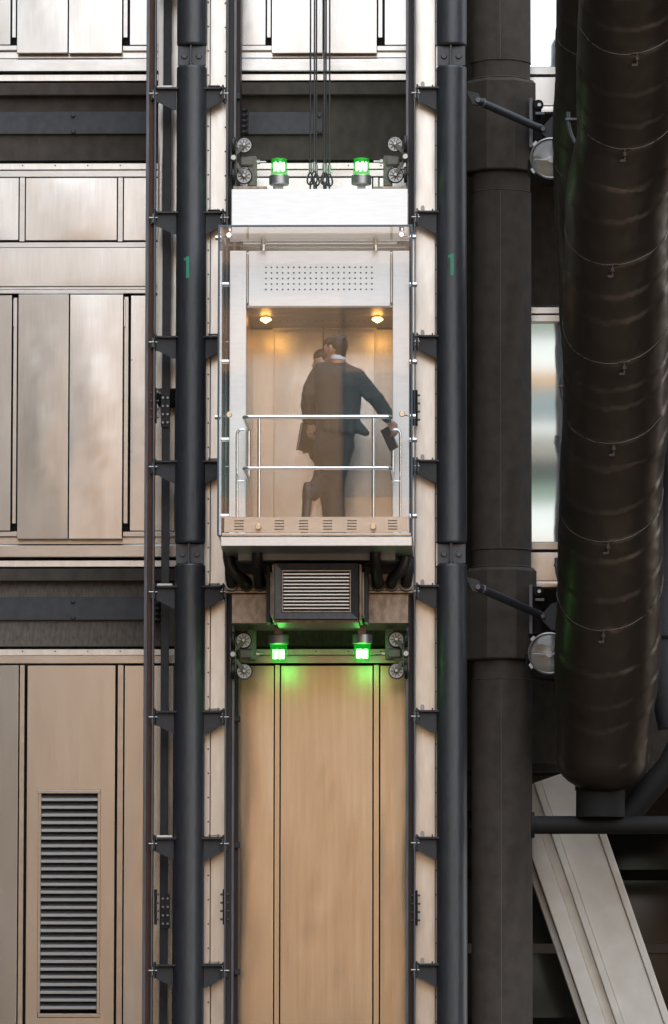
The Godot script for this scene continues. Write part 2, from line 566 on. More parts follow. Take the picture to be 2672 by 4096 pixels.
	m.transparency = BaseMaterial3D.TRANSPARENCY_ALPHA
	m = paint("reflector", lin(0.62, 0.60, 0.55), 0.28, 1.0)
	# lamps
	m = paint("warm_lamp", lin(1.0, 0.85, 0.6), 0.4)
	m.emission_enabled = true
	m.emission = lin(1.0, 0.56, 0.15)
	m.emission_energy_multiplier = 4.5
	m = paint("beacon_lens", Color(0.0, 0.42, 0.08, 0.5), 0.3)
	m.transparency = BaseMaterial3D.TRANSPARENCY_ALPHA
	m.emission_enabled = true
	m.emission = lin(0.0, 0.85, 0.05)
	m.emission_energy_multiplier = 0.16
	m = paint("beacon_led", lin(0.5, 1.0, 0.5), 0.4)
	m.emission_enabled = true
	m.emission = lin(0.40, 1.0, 0.36)
	m.emission_energy_multiplier = 9.0
	# clothes and skin
	m = paint("suit", lin(0.026, 0.030, 0.029), 0.8)
	m.rim_enabled = true
	m.rim = 0.3
	m = paint("suit_navy", lin(0.010, 0.011, 0.017), 0.8)
	m.rim_enabled = true
	m.rim = 0.3
	m = paint("trousers", lin(0.024, 0.021, 0.019), 0.85)
	m = paint("shirt", lin(0.72, 0.72, 0.76), 0.8)
	m = paint("skin", lin(0.46, 0.245, 0.17), 0.5)
	m = paint("hair", lin(0.020, 0.013, 0.009), 0.6)
	m = paint("shoe_leather", lin(0.010, 0.010, 0.010), 0.45)
	m = paint("binder_cover", lin(0.012, 0.012, 0.014), 0.4)
	m = paint("paper", lin(0.7, 0.68, 0.64), 0.8)

# ---------------------------------------------------------------- street and the houses across it
func build_street() -> void:
	var m := MB.new()
	m.quad(Vector3(-150, 0, -60), Vector3(150, 0, -60), Vector3(150, 0, 150), Vector3(-150, 0, 150), Vector3.UP)
	structure("street", m.mesh(), M.asphalt, Vector3.ZERO)
	# the sandstone offices that the steel mirrors; they stand behind the photographer
	var t := thing("stone_office_building", "warm sandstone office building across the street, mirrored in the steel panels", "building", Vector3(14, 0, 62))
	piece(t, "wall", box(42.8, 18.0, 9.0, 0.02), M.sandstone, Vector3(14.3, 9.0, 67.3))
	piece(t, "shopfront", box(41.8, 3.7, 0.3, 0.02), M.dark_glass, Vector3(14.6, 1.85, 62.6))
	for k in 14:
		piece(t, "pier", box(1.75 if k else 1.0, 16.4, 0.9, 0.05), M.sandstone, Vector3(-5.52 + k * 3.1 if k else -6.5, 8.2, 62.2))
		for s in 3:
			piece(t, "window_infill", box(1.34, 2.3, 0.1, 0.01), M.green_infill if (k + s) % 3 else M.dark_glass, Vector3(-3.97 + k * 3.1, 5.9 + s * 3.85, 62.6))
	for k in 4:
		piece(t, "spandrel", box(42.0, 1.5, 0.55, 0.05), M.sandstone, Vector3(14.6, 4.1 + k * 3.85, 62.25))
	piece(t, "cornice", box(42.4, 0.7, 1.5, 0.08), M.sandstone, Vector3(14.6, 17.2, 62.0))
	# the projecting pale stair bay opposite the right hand windows
	var courses := [["bay_wall", 0.5, M.grey_stone], ["bay_blind", 0.35, M.pale_blind], ["bay_window", 0.6, M.blue_infill], ["bay_course", 0.3, M.sandstone], ["bay_blind", 0.8, M.pale_blind], ["bay_window", 0.5, M.green_infill], ["bay_window", 0.4, M.dark_glass]]
	var up := 0.0
	for s in 34:
		var c: Array = courses[s % 7]
		piece(t, c[0], box(3.4 - 0.1 * (s % 2), c[1], 1.6 - 0.1 * (s % 3), 0.02), c[2], Vector3(3.1, up + c[1] / 2, 61.0))
		up += c[1]
	# its grey neighbour on the left
	var g := thing("grey_office_building", "grey stone office building across the street left of the sandstone one, mirrored in the steel", "building", Vector3(-30, 0, 66))
	piece(g, "wall", box(44, 22.5, 9.0, 0.02), M.grey_stone, Vector3(-29.5, 11.25, 67.5))
	for k in 13:
		piece(g, "pier", box(1.3, 22.5, 0.8, 0.05), M.grey_stone, Vector3(-50.5 + k * 3.5, 11.25, 62.6))
		for s in 4:
			piece(g, "window", box(1.9, 2.6, 0.2, 0.01), M.dark_glass, Vector3(-48.75 + k * 3.5, 3.0 + s * 4.3, 62.95))
	# the same steel and concrete building steps forward on both sides of the recess that holds the lift
	var f := thing("side_tower", "concrete stair tower stepping forward left of the lift recess", "building", Vector3(-12, 0, 10))
	piece(f, "wall", box(7.0, 34.0, 26.0, 0.05), M.concrete, Vector3(-12.0, 17.0, 11.5))
	for k in 6:
		piece(f, "floor_band", box(7.3, 0.5, 26.3, 0.03), M.concrete_stained, Vector3(-12.0, 2.0 + k * 4.3, 11.5))
	var f2 := thing("side_tower", "concrete stair tower stepping forward right of the lift recess", "building", Vector3(15, 0, 5))
	piece(f2, "wall", box(7.0, 34.0, 14.0, 0.05), M.concrete, Vector3(17.0, 17.0, 5.0))
	for k in 6:
		piece(f2, "floor_band", box(7.3, 0.5, 14.3, 0.03), M.concrete_stained, Vector3(17.0, 2.0 + k * 4.3, 5.0))

# ---------------------------------------------------------------- steel clad tower behind the lift
const LEFT := -900.0
const PANEL_LEFT := -330.0
const RIGHT := 1850.0
func build_facade() -> void:
	var t := thing("service_tower", "service tower clad in brushed stainless steel panels with concrete floor beams", "building", Vector3(-1.5, 0, -1.2))
	var l: float = at(LEFT, 2000, -1.1).x
	var r: float = at(RIGHT, 2000, -1.1).x
	# the tower itself goes on above the picture
	piece(t, "core", box(r - l, 12.4, 0.7, 0.01), M.cavity_lining, Vector3((l + r) / 2, 6.2, -1.72))
	piece(t, "upper_wall", box(r - l + 14.0, 24.0, 9.0, 0.01), M.steel_casing, Vector3((l + r) / 2 - 7.0, 24.4, -5.95))
	piece(t, "rear_wall", box(r - l + 14.0, 12.4, 8.0, 0.01), M.cavity_lining, Vector3((l + r) / 2 - 7.0, 6.2, -5.8))
	for storey in 2:
		floor_beam(t, storey)
	for storey in 2:
		for bay in 2:
			shutters(t, storey, bay)
	transom_panels(t)
	tall_panels(t)

func floor_beam(t: Node3D, storey: int) -> void:
	var d := storey * 1943.6
	# ledge, recessed strip, sill channel, cream drip strip
	for e in [[LEFT, 70.0], [491.0, 1088.0], [1508.0, RIGHT]]:
		bar(t, "ledge", M.steel_trim, e[0], 183 + d, e[1], 201.5 + d, -0.975, -1.09)
	bar(t, "recessed_strip", M.steel, LEFT, 204 + d, RIGHT, 233 + d, -1.03, -1.09)
	bar(t, "sill", M.steel_trim, LEFT, 234.5 + d, RIGHT, 286 + d, -0.945, -1.09, 0.008)
	bar(t, "drip_strip", M.steel_casing, LEFT, 297.5 + d, RIGHT, 323.5 + d, -0.99, -1.09)
	# concrete beam with its steel tie plate
	bar(t, "beam_flange", M.concrete, LEFT, 331 + d, RIGHT, 380 + d, -0.97, -1.09, 0.006)
	bar(t, "beam_web", M.concrete_stained if storey else M.concrete, LEFT, 380 + d, RIGHT, 642 + d, -1.07, -1.09, 0.004)
	bar(t, "tie_plate", M.plate_paint, LEFT, 446 + d, 628, 537 + d, -1.035, -1.069, 0.004)
	bar(t, "tie_plate", M.plate_paint, 989, 446 + d, 1291, 537 + d, -1.035, -1.069, 0.004)
	for x in [-240.0, 293.0, 1278.5]:
		for y in [459.5, 524.0]:
			var p := at(x, y + d, -1.02)
			piece(t, "bolt", hexagon(0.021, 0.03), M.plate_paint, along(Vector3(0.0, 0.0, 1.0), p))
	# screwed cover strip and head trim of the panels below
	bar(t, "cover_strip", M.steel_casing, LEFT, 653 + d, RIGHT, 677.5 + d, -1.0, -1.09)
	bar(t, "head_trim", M.steel_trim, LEFT, 681.5 + d - storey * 3.0, RIGHT, 707 + d + storey * 3.0, -0.975, -1.09)
	for k in 15:
		var x := -40.0 + 130.3 * k
		piece(t, "screw", hexagon(0.007, 0.008), M.dark_bolt, along(Vector3.BACK, at(x, 662 + d, -0.998)))

func shutters(t: Node3D, storey: int, bay: int) -> void:
	var d := storey * 1943.6
	var x: float = 0.0 if bay == 0 else 1017.5
	var top: float = d - 765.5
	# pair of proud leaves
	var a = sheet_bar(t, "shutter", M.steel, 70 + x, top, 273.5 + x, 212 + d, -0.925, 0.05, 0.0035, -1.3)
	sheet_bar(t, "shutter", M.steel, 277 + x, top, 490.5 + x, 212 + d, -0.925, 0.05, 0.004, 0.5)
	# guide channels beside them, with the dark slot and pull handle
	bar(t, "guide_channel", M.steel_trim, 51 + x, top + 12, 67 + x, 150 + d, -1.0, -1.08)
	bar(t, "guide_channel", M.steel_trim, 495 + x, top + 8, 513 + x, 150 + d, -1.0, -1.08)
	bar(t, "channel_foot", M.black_paint, 50 + x, 153 + d, 68 + x, 180 + d, -1.03, -1.08)
	bar(t, "channel_foot", M.black_paint, 495 + x, 153 + d, 515 + x, 180 + d, -1.03, -1.08)
	bar(t, "pull_handle", M.chrome, 52.5 + x, top + 18, 57 + x, top + 128, -0.965, -0.999, 0.004)
	bar(t, "pull_handle", M.chrome, 496 + x, top + 18, 501 + x, top + 128, -0.965, -0.999, 0.004)
	# fixed side panels
	if bay == 0:
		sheet_bar(t, "side_panel", M.steel, PANEL_LEFT, top + 3, 45 + x, 180 + d, -0.985, 0.03, 0.001, -1.6)
		sheet_bar(t, "side_panel", M.steel, LEFT, top + 3, PANEL_LEFT - 3, 180 + d, -0.985, 0.03, 0.004)
		sheet_bar(t, "side_panel", M.steel, 521 + x, top + 3, 700, 180 + d, -0.985, 0.03, 0.004)
	else:
		sheet_bar(t, "side_panel", M.steel, 905, top + 3, 46 + x, 180 + d, -0.985, 0.03, 0.004)
		sheet_bar(t, "side_panel", M.steel, 521 + x, top + 3, 1680, 180 + d, -0.985, 0.03, 0.004)
	for y in [438.0, 803.0]:
		for sx in [40.0, 526.0]:
			piece(t, "screw", hexagon(0.009, 0.008), M.bolt_steel, along(Vector3.BACK, at(sx + x, top + y - 177.0 + 0.0, -0.98)))

func transom_panels(t: Node3D) -> void:
	# panels between the upper beam and the lower shutters
	for e in [[LEFT, PANEL_LEFT - 3], [PANEL_LEFT, 74.5], [102.5, 468.0], [494.5, 700.0], [905.0, 1094.0], [1120.0, 1489.0], [1517.0, 1690.0]]:
		sheet_bar(t, "transom_panel", M.steel, e[0], 710.5, e[1], 961.5, -1.0, 0.05, 0.0018)
	for e in [[77.5, 100.0], [471.0, 492.0], [1097.0, 1117.5], [1492.0, 1514.0]]:
		bar(t, "mullion", M.steel_trim, e[0], 709.5, e[1], 966.0, -0.985, -1.08)
	bar(t, "lower_trim", M.steel_trim, LEFT, 969, RIGHT, 989, -0.985, -1.09)
	sheet_bar(t, "fascia_panel", M.steel, LEFT, 991, RIGHT, 1145, -0.975, 0.061, 0.0012)
	bar(t, "lower_strip", M.steel_trim, LEFT, 1147, RIGHT, 1158, -0.99, -1.09)
	bar(t, "head_channel", M.steel_trim, LEFT, 1159, RIGHT, 1175, -0.955, -1.09, 0.006)

func tall_panels(t: Node3D) -> void:
	# storey high panels below the lower beam, down to the ground
	var foot := 4960.0
	for e in [[LEFT, PANEL_LEFT - 3], [PANEL_LEFT, 68.0], [492.5, 690.0], [956.0, 1093.0], [1120.5, 1490.0], [1519.5, 1640.0]]:
		sheet_bar(t, "tall_panel", M.steel if e[0] < 900 else M.steel_weathered, e[0], 2662, e[1], foot, -1.0, 0.05, 0.001 if e[0] < 0 else 0.004, -2.4 if e[0] == PANEL_LEFT else 0.0)
	for e in [[71.5, 92.0], [465.0, 489.0], [1096.5, 1117.0], [1493.5, 1516.0]]:
		bar(t, "mullion", M.steel_trim if e[0] < 900 else M.steel_weathered, e[0], 2659.5, e[1], foot, -0.99, -1.08)
	# the left panel holds a louvre: sheet around an opening
	var x0 := 96.0
	var x1 := 461.5
	var lx0 := 150.0
	var lx1 := 401.0
	var ly0 := 3160.0
	var ly1 := 4070.0
	var c0 := at(x0, foot, -1.0)
	var c1 := at(x1, 2662, -1.0)
	var h0 := at(lx0 - 1.5, ly1 + 1.5, -1.0)
	var h1 := at(lx1 + 1.5, ly0 - 1.5, -1.0)
	var pm := (c0 + c1) / 2
	piece(t, "tall_panel", sheet_around(c1.x - c0.x, c1.y - c0.y, Rect2(h0.x - pm.x, h0.y - pm.y, h1.x - h0.x, h1.y - h0.y), 0.05), M.steel, Transform3D(Basis(Vector3.UP, deg_to_rad(-0.3)), pm))
	var lv := bar(t, "louvre", M.cavity_lining, lx0 - 20, ly0 - 20, lx1 + 20, ly1 + 20, -1.33, -1.36)
	lv.set_meta("label", "tall ventilation louvre with horizontal blades")
	bar(lv, "frame", M.steel_trim, lx0, ly0, lx1, ly0 + 14, -0.992, -1.065)
	bar(lv, "frame", M.steel_trim, lx0, ly1 - 15, lx1, ly1, -0.992, -1.065)
	bar(lv, "frame", M.steel_trim, lx0, ly0 + 14.5, lx0 + 13, ly1 - 15.5, -0.992, -1.065)
	bar(lv, "frame", M.steel_trim, lx1 - 13, ly0 + 14.5, lx1, ly1 - 15.5, -0.992, -1.065)
	var pl := at(lx0 + 13.5, 3600, -1.0).x
	var pr := at(lx1 - 13.5, 3600, -1.0).x
	var blade := MB.new()
	# a blade: upright nose and a back that slopes up into the duct
	var w := (pr - pl) / 2
	var prof := [Vector2(0.002, -0.015), Vector2(0.0018, 0.006), Vector2(-0.002, 0.010), Vector2(-0.05, 0.040), Vector2(-0.052, 0.036), Vector2(-0.006, 0.003), Vector2(-0.006, -0.015)]
	for k in prof.size():
		var a: Vector2 = prof[k]
		var b: Vector2 = prof[(k + 1) % prof.size()]
		var dd := (b - a).normalized()
		blade.quad(Vector3(-w, a.y, a.x), Vector3(w, a.y, a.x), Vector3(w, b.y, b.x), Vector3(-w, b.y, b.x), Vector3(0, -dd.x, dd.y))
	var bm := blade.mesh()
	for k in 28:
		var y := ly0 + 37.0 + 30.85 * k
		var p := at((lx0 + lx1) / 2, y, -1.0)
		piece(lv, "blade", bm, M.aluminium, Vector3((pl + pr) / 2, p.y, -1.0))

# ---------------------------------------------------------------- the glazed block to the right and the open ground floor under it
func build_glazed_block() -> void:
	var t := thing("glazed_block", "recessed office block with glazed bays seen between concrete column and ducts", "building", Vector3(4.0, 0, -2.2))
	var z := -1.75
	for storey in 2:
		var d := storey * 1901.0
		# window with its frame
		bar(t, "window_pane", M.window_glass, 2040, -614 + d, 2760, 266 + d, z - 0.05, z - 0.07, 0.001)
		bar(t, "window_sill", M.steel_trim, 2040, 268 + d, 2760, 297 + d, z + 0.04, z - 0.1)
		sheet_bar(t, "apron_panel", M.steel, 2040, 307 + d, 2760, 422 + d, z, 0.05, 0.001)
		sheet_bar(t, "apron_panel", M.steel, 2040, 424 + d, 2760, 448 + d, z, 0.05, 0.001)
		if storey == 0:
			bar(t, "window_head", M.steel_trim, 2040, 1228, 2760, 1254, z + 0.05, z - 0.1)
			bar(t, "window_head", M.steel_trim, 2040, 1259, 2760, 1286, z + 0.03, z - 0.1)
		# the floor edge is set back behind the windows: an open service gap under the apron
		var g0: float = 450 + d
		var g1: float = 1226.0 if storey == 0 else 3092.0
		bar(t, "gap_rear_wall", M.concrete, 2040, g0 - 160, 2760, g1 + 200, z - 2.6, z - 2.7)
		bar(t, "gap_ceiling", M.concrete, 2040, g0 + 1, 2760, g0 + 5, z - 0.02, z - 2.59)
		bar(t, "gap_floor", M.concrete, 2040, g1 - 6, 2760, g1 - 2, z - 0.12, z - 2.59)
		for x in [2050.0, 2420.0, 2740.0]:
			bar(t, "mullion", M.black_paint, x, -614 + d, x + 14, 266 + d, z + 0.0, z - 0.07)
	# walls that close it
	var l: float = at(1848, 2000, -2.2).x
	for q in [[-900.0, 3080.0], [3280.0, 3310.0]]:
		bar(t, "return_wall", M.concrete, 1851, q[0], 2060, q[1], -2.0, -2.15)
	piece(t, "core", box(9.0, 32.0, 3.0, 0.01), M.concrete, Vector3(l + 4.5, 20.45, -6.3))
	piece(t, "undercroft_soffit", box(9.0, 0.12, 9.0, 0.01), M.concrete, Vector3(l + 4.5, 4.38, -6.7))
	piece(t, "undercroft_wall", box(10.0, 4.3, 0.2, 0.01), M.dark_glass, Vector3(l + 4.5, 2.16, -9.0))
	for k in 5:
		piece(t, "shopfront_mullion", box(0.09, 4.2, 0.12, 0.005), M.black_paint, Vector3(l + 0.4 + k * 1.05, 2.12, -8.8))
	for k in 3:
		piece(t, "shopfront_transom", box(9.0, 0.10, 0.1, 0.005), M.grey_paint if k == 1 else M.black_paint, Vector3(l + 4.5, 2.15 + k * 0.75, -8.78))
	# pale raking steel brace behind the ducts
	var b := thing("raking_brace", "pale painted raking steel brace crossing the dark ground floor", "brace", Vector3(at(2340, 4700, -1.8).x, 0.0, -1.8))
	var top := at(2172, 3190, -1.8)
	var low := at(2664, 4620, -1.8)
	var dirv := (low - top).normalized()
	var ang := atan2(dirv.x, -dirv.y)
	var bs := Basis(Vector3.BACK, ang)
	var mid := (top + low) / 2
	var u := unit(-1.8)
	var ln := (low - top).length() + 0.3
	# strips across the brace: offset of the centre, width, front depth
	for s in [["side_plate", -136.0, 26.0, -0.10, M.white_paint], ["flange", -88.0, 64.0, 0.04, M.white_paint], ["web_recess", -36.0, 38.0, -0.08, M.white_paint], ["rib", -2.0, 28.0, 0.03, M.white_paint], ["face_plate", 88.0, 150.0, 0.0, M.white_paint], ["edge_lip", 178.0, 28.0, 0.03, M.white_paint]]:
		var off: Vector3 = bs * Vector3(s[1] * u, 0, 0)
		piece(b, s[0], box(s[2] * u, ln, 0.3, 0.006), s[4], Transform3D(bs, mid + off + Vector3(0, 0, s[3] - 0.15)))
	# soffit beams beyond, catching a little light
	var sb := thing("soffit_beam", "grey soffit beam deep in the dark ground floor beside the ducts", "beam", at(2700, 3215, -5.0))
	bar(sb, "web", M.grey_paint, 2480, 3195, 2790, 3226, -5.0, -5.3)
	bar(sb, "flange", M.grey_paint, 2480, 3228, 2790, 3236, -4.9, -5.4)

# ---------------------------------------------------------------- guide columns with brackets
const BRACKET_ROWS := [-142.0, 354.0, 850.0, 1347.0, 1845.0, 2345.0, 2845.0, 3351.0, 3858.0, 4366.0]
func build_columns() -> void:
	guide_column(761.0, true, "dark grey tubular steel column left of the lift, green numeral 1 on it")
	guide_column(1806.5, false, "dark grey tubular steel column right of the lift, green numeral 1 on it")
	casing(730.0, 905.0, true, "pale steel casing behind the column left of the lift")
	casing(1661.0, 1842.0, false, "pale steel casing behind the column right of the lift")

func guide_column(gx: float, both: bool, label: String) -> void:
	var p := at(gx, 2048, 0.0)
	var t := thing("guide_column", label, "column", Vector3(p.x, 0, 0), "guide columns of the lift")
	var r := 0.1335
	var cuts := [[at(gx, -900, 0).y, at(gx, 186, 0).y], [at(gx, 267, 0).y, at(gx, 2176, 0).y], [at(gx, 2257, 0).y, 0.0]]
	for c in cuts:
		var h: float = c[0] - c[1]
		piece(t, "tube", lathe([Vector2(0, -h / 2), Vector2(r - 0.014, -h / 2), Vector2(r - 0.004, -h / 2 + 0.008), Vector2(r, -h / 2 + 0.02), Vector2(r, h / 2 - 0.02), Vector2(r - 0.006, h / 2 - 0.006), Vector2(r - 0.02, h / 2), Vector2(0, h / 2)], 56), M.column_paint, Vector3(p.x, (c[0] + c[1]) / 2, 0))
	for j in 2:
		var y0: float = cuts[j][1]
		var y1: float = cuts[j + 1][0]
		var ym := (y0 + y1) / 2
		var h := y0 - y1 - 0.004
		var jp := piece(t, "joint_plate", box(0.245, h, 0.03, 0.003), M.column_paint, Vector3(p.x, ym, 0.035))
		piece(jp, "joint_fin", box(0.014, h, 0.06, 0.002), M.column_paint, Vector3(p.x - 0.005, ym, 0.081))
		piece(jp, "weld", lathe([Vector2(0.03, 0), Vector2(0.012, 0.025), Vector2(0, 0.03)], 12), M.column_paint, Vector3(p.x - 0.005, y1, 0.085))
		for s in [-1.0, 1.0]:
			piece(jp, "bolt", hexagon(0.028, 0.022), M.dark_bolt, along(Vector3.BACK, Vector3(p.x + s * 0.064, ym - 0.004, 0.061)))
	for gy in BRACKET_ROWS:
		if both:
			bracket(t, gx, gy, -1.0)
			bracket(t, gx, gy, 1.0)
		else:
			bracket(t, gx, gy - 3.0, -1.0)
	# the numeral 1, painted on the tube
	var one := MB.new()
	var a0 := -0.28 if both else -0.05
	var patch := func(x0: float, x1: float, y0: float, y1: float) -> void:
		for k in 4:
			var q0 := lerpf(x0, x1, k / 4.0)
			var q1 := lerpf(x0, x1, (k + 1) / 4.0)
			var rr := r + 0.0012
			var n0 := Vector3(sin(q0 / rr + a0), 0, cos(q0 / rr + a0))
			var n1 := Vector3(sin(q1 / rr + a0), 0, cos(q1 / rr + a0))
			one.quads(n0 * rr + Vector3(0, y0, 0), n1 * rr + Vector3(0, y0, 0), n1 * rr + Vector3(0, y1, 0), n0 * rr + Vector3(0, y1, 0), n0, n1, n1, n0)
	patch.call(0.0, 0.027, 0.0, 0.19)
	patch.call(-0.022, -0.0002, 0.155, 0.178)
	piece(t, "numeral", one.mesh(), M.green_paint, Vector3(p.x, at(gx, 1112 if both else 1101, 0.13).y, 0), "green numeral 1")

func bracket(t: Node3D, gx: float, gy: float, s: float) -> void:
	var u := unit(0.0)
	var c := at(gx, gy, 0.0)
	var out := func(d: float) -> float: return c.x + s * d * u       # d grid units from the column's axis
	var r := 61.0
	var reach := 134.0 if s > 0 else (142.0 if gx < 1000 else 139.0)
	var poly := PackedVector2Array()
	for q in [[r - 6, -7.0], [reach - 6, -7.0], [reach - 6, -58.0], [reach - 16, -60.0], [r + 6, -90.0], [r - 6, -90.0]]:
		poly.append(Vector2(s * q[0] * u, q[1] * u))
	var b := piece(t, "bracket", prism(poly, 0.014), M.bracket_paint, c + Vector3(0, 0, 0.02))
	# top flange, turned up a little at the outer end
	var fl := PackedVector2Array()
	for q in [[r - 14, 0.0], [reach - 12, 0.0], [reach - 5, 5.0], [reach - 5, -2.0], [reach - 12, -7.0], [r - 14, -7.0]]:
		fl.append(Vector2(s * q[0] * u, q[1] * u))
	piece(b, "flange", prism(fl, 0.15), M.bracket_paint, c + Vector3(0, 0, 0.0))
	piece(b, "end_plate", box(6.5 * u, 64 * u, 0.15, 0.003), M.bracket_paint, Vector3(out.call(reach), c.y - 22 * u, 0.0))
	piece(b, "packing_plate", box(5.0 * u, 36 * u, 0.11, 0.002), M.galvanised, Vector3(out.call(reach + 6.5), c.y - 26 * u, 0.0))
	piece(b, "rail_clip", box(7.0 * u, 46 * u, 0.13, 0.003), M.bracket_paint, Vector3(out.call(reach + 13.0), c.y - 29 * u, 0.0))
	piece(b, "bolt", disc_pin(3.4 * u, 34 * u), M.bolt_steel, along(Vector3(s, 0, 0), Vector3(out.call(reach + 6.0), c.y - 25 * u, 0.06)))
	if s > 0:
		# cover plate with two studs on top
		piece(b, "cover_plate", box(50 * u, 2.4 * u, 0.09, 0.002), M.galvanised, Vector3(out.call(reach - 38), c.y + 9 * u, 0.0))
		for q in [reach - 56.0, reach - 22.0]:
			piece(b, "stud", rod(2.2 * u, 14 * u, 10), M.dark_bolt, Vector3(out.call(q), c.y + 6.5 * u, 0.03))
	elif gx > 1000:
		var lug := MB.new()
		piece(b, "lifting_lug", prism(PackedVector2Array([Vector2(-0.017, 0), Vector2(0.017, 0), Vector2(0.017, 0.035), Vector2(0.009, 0.05), Vector2(-0.009, 0.05), Vector2(-0.017, 0.035)]), 0.008), M.galvanised, Vector3(out.call(reach - 22), c.y + 0.001, 0.03))
		piece(b, "stud", rod(3.0 * u, 10 * u, 10), M.dark_bolt, Vector3(out.call(reach - 62), c.y + 5 * u, 0.03))
	elif gy in [354.0, 2345.0, 3351.0]:
		piece(b, "packing_pad", box(62 * u, 9 * u, 0.11, 0.004), M.white_paint, Vector3(out.call(reach - 40), c.y + 4.6 * u, -0.01))

func casing(x0: float, x1: float, left: bool, label: String) -> void:
	var z := -0.17
	var c := at((x0 + x1) / 2, 2048, z)
	var t := thing("column_casing", label, "casing", Vector3(c.x, 0, -0.5), "steel casings behind the columns")
	var l := at(x0, 2048, z).x
	var r := at(x1, 2048, z).x
	piece(t, "backing", box(r - l - 0.03, 12.3, 0.72, 0.004), M.cavity_lining, Vector3((l + r) / 2, 6.15, -0.60))
	for k in BRACKET_ROWS.size() - 1:
		var y0: float = BRACKET_ROWS[k] + 4.0
		var y1: float = BRACKET_ROWS[k + 1] - 3.0
		if left:
			sheet_bar(t, "panel", M.steel_casing, 841.5, y0, x1, y1, z, 0.06, 0.0015)
			sheet_bar(t, "screwed_flange", M.steel_casing, x0, y0, 840.0, y1, z - 0.004, 0.05, 0.0004)
			for j in 5:
				var y := y0 + 50.0 + 97.0 * j
				if y < y1 - 10:
					piece(t, "screw", hexagon(0.008, 0.01), M.dark_bolt, along(Vector3.BACK, at(833, y, z)))
					piece(t, "screw", hexagon(0.008, 0.01), M.dark_bolt, along(Vector3.BACK, at(901.5, y + 4, z + 0.004)))
		else:
			sheet_bar(t, "panel", M.steel_casing, x0, y0, 1741.0, y1, z, 0.06, 0.0015)
			sheet_bar(t, "screwed_flange", M.steel_casing, 1742.0, y0, x1, y1, z - 0.004, 0.05, 0.0004)
			for j in 5:
				var y := y0 + 30.0 + 97.0 * j
				if y < y1 - 10:
					piece(t, "screw", hexagon(0.007, 0.01), M.dark_bolt, along(Vector3.BACK, at(1744.5, y, z)))
	# sides
	sheet_bar(t, "side_panel", M.steel_casing, x0 + 1, -300, x0 + 4, 4990, z - 0.07, 0.8, 0.0)
	sheet_bar(t, "side_panel", M.steel_casing, x1 - 4, -300, x1 - 1, 4990, z - 0.07, 0.8, 0.0)

# ---------------------------------------------------------------- guide rails, counterweight, trunking
func t_rail(label: String, fx0: float, fx1: float, bx0: float, bx1: float, nose0: float, nose1: float, splices: Array, mat: Material) -> void:
	# T section: flange fx0..fx1 on the brackets, blade bx0..bx1, machined nose nose0..nose1
	var t := thing("guide_rail", label, "rail", Vector3(at((fx0 + fx1) / 2, 2048, 0).x, 0, 0), "lift guide rails")
	var top := at(900, -500, 0).y
	var make := func(called: String, m: Material, a: float, b: float, zf: float, zb: float) -> void:
		var l := at(a, 2048, zf).x
		var r := at(b, 2048, zf).x
		piece(t, called, box(r - l, top, zf - zb, 0.002), m, Vector3((l + r) / 2, top / 2, (zf + zb) / 2))
	make.call("flange", M.rail_grey, fx0, fx1, 0.065, -0.065)
	make.call("blade", mat, bx0, bx1, 0.006, -0.010)
	make.call("nose", M.rail_grey, nose0, nose1, 0.0105, -0.0145)
	var s := 1.0 if bx0 > fx0 else -1.0
	for gy in splices:
		var u := unit(0.0)
		var c := at((fx0 + fx1) / 2, gy, 0.0)
		var sp := piece(t, "splice_plate", box(8.5 * u, 140 * u, 0.12, 0.003), M.black_paint, Vector3(c.x - s * 8.3 * u, c.y, 0))
		for k in 4:
			piece(sp, "bolt", hexagon(4.2 * u, 12 * u), M.dark_bolt, along(Vector3(-s, 0, 0), Vector3(c.x - s * 17.0 * u, c.y + (1.5 - k) * 33 * u, 0.035)))
			piece(sp, "nut", hexagon(3.6 * u, 8 * u), M.dark_bolt, along(Vector3(s, 0, 0), Vector3(c.x + s * 8.0 * u, c.y + (1.5 - k) * 33 * u, 0.035)))

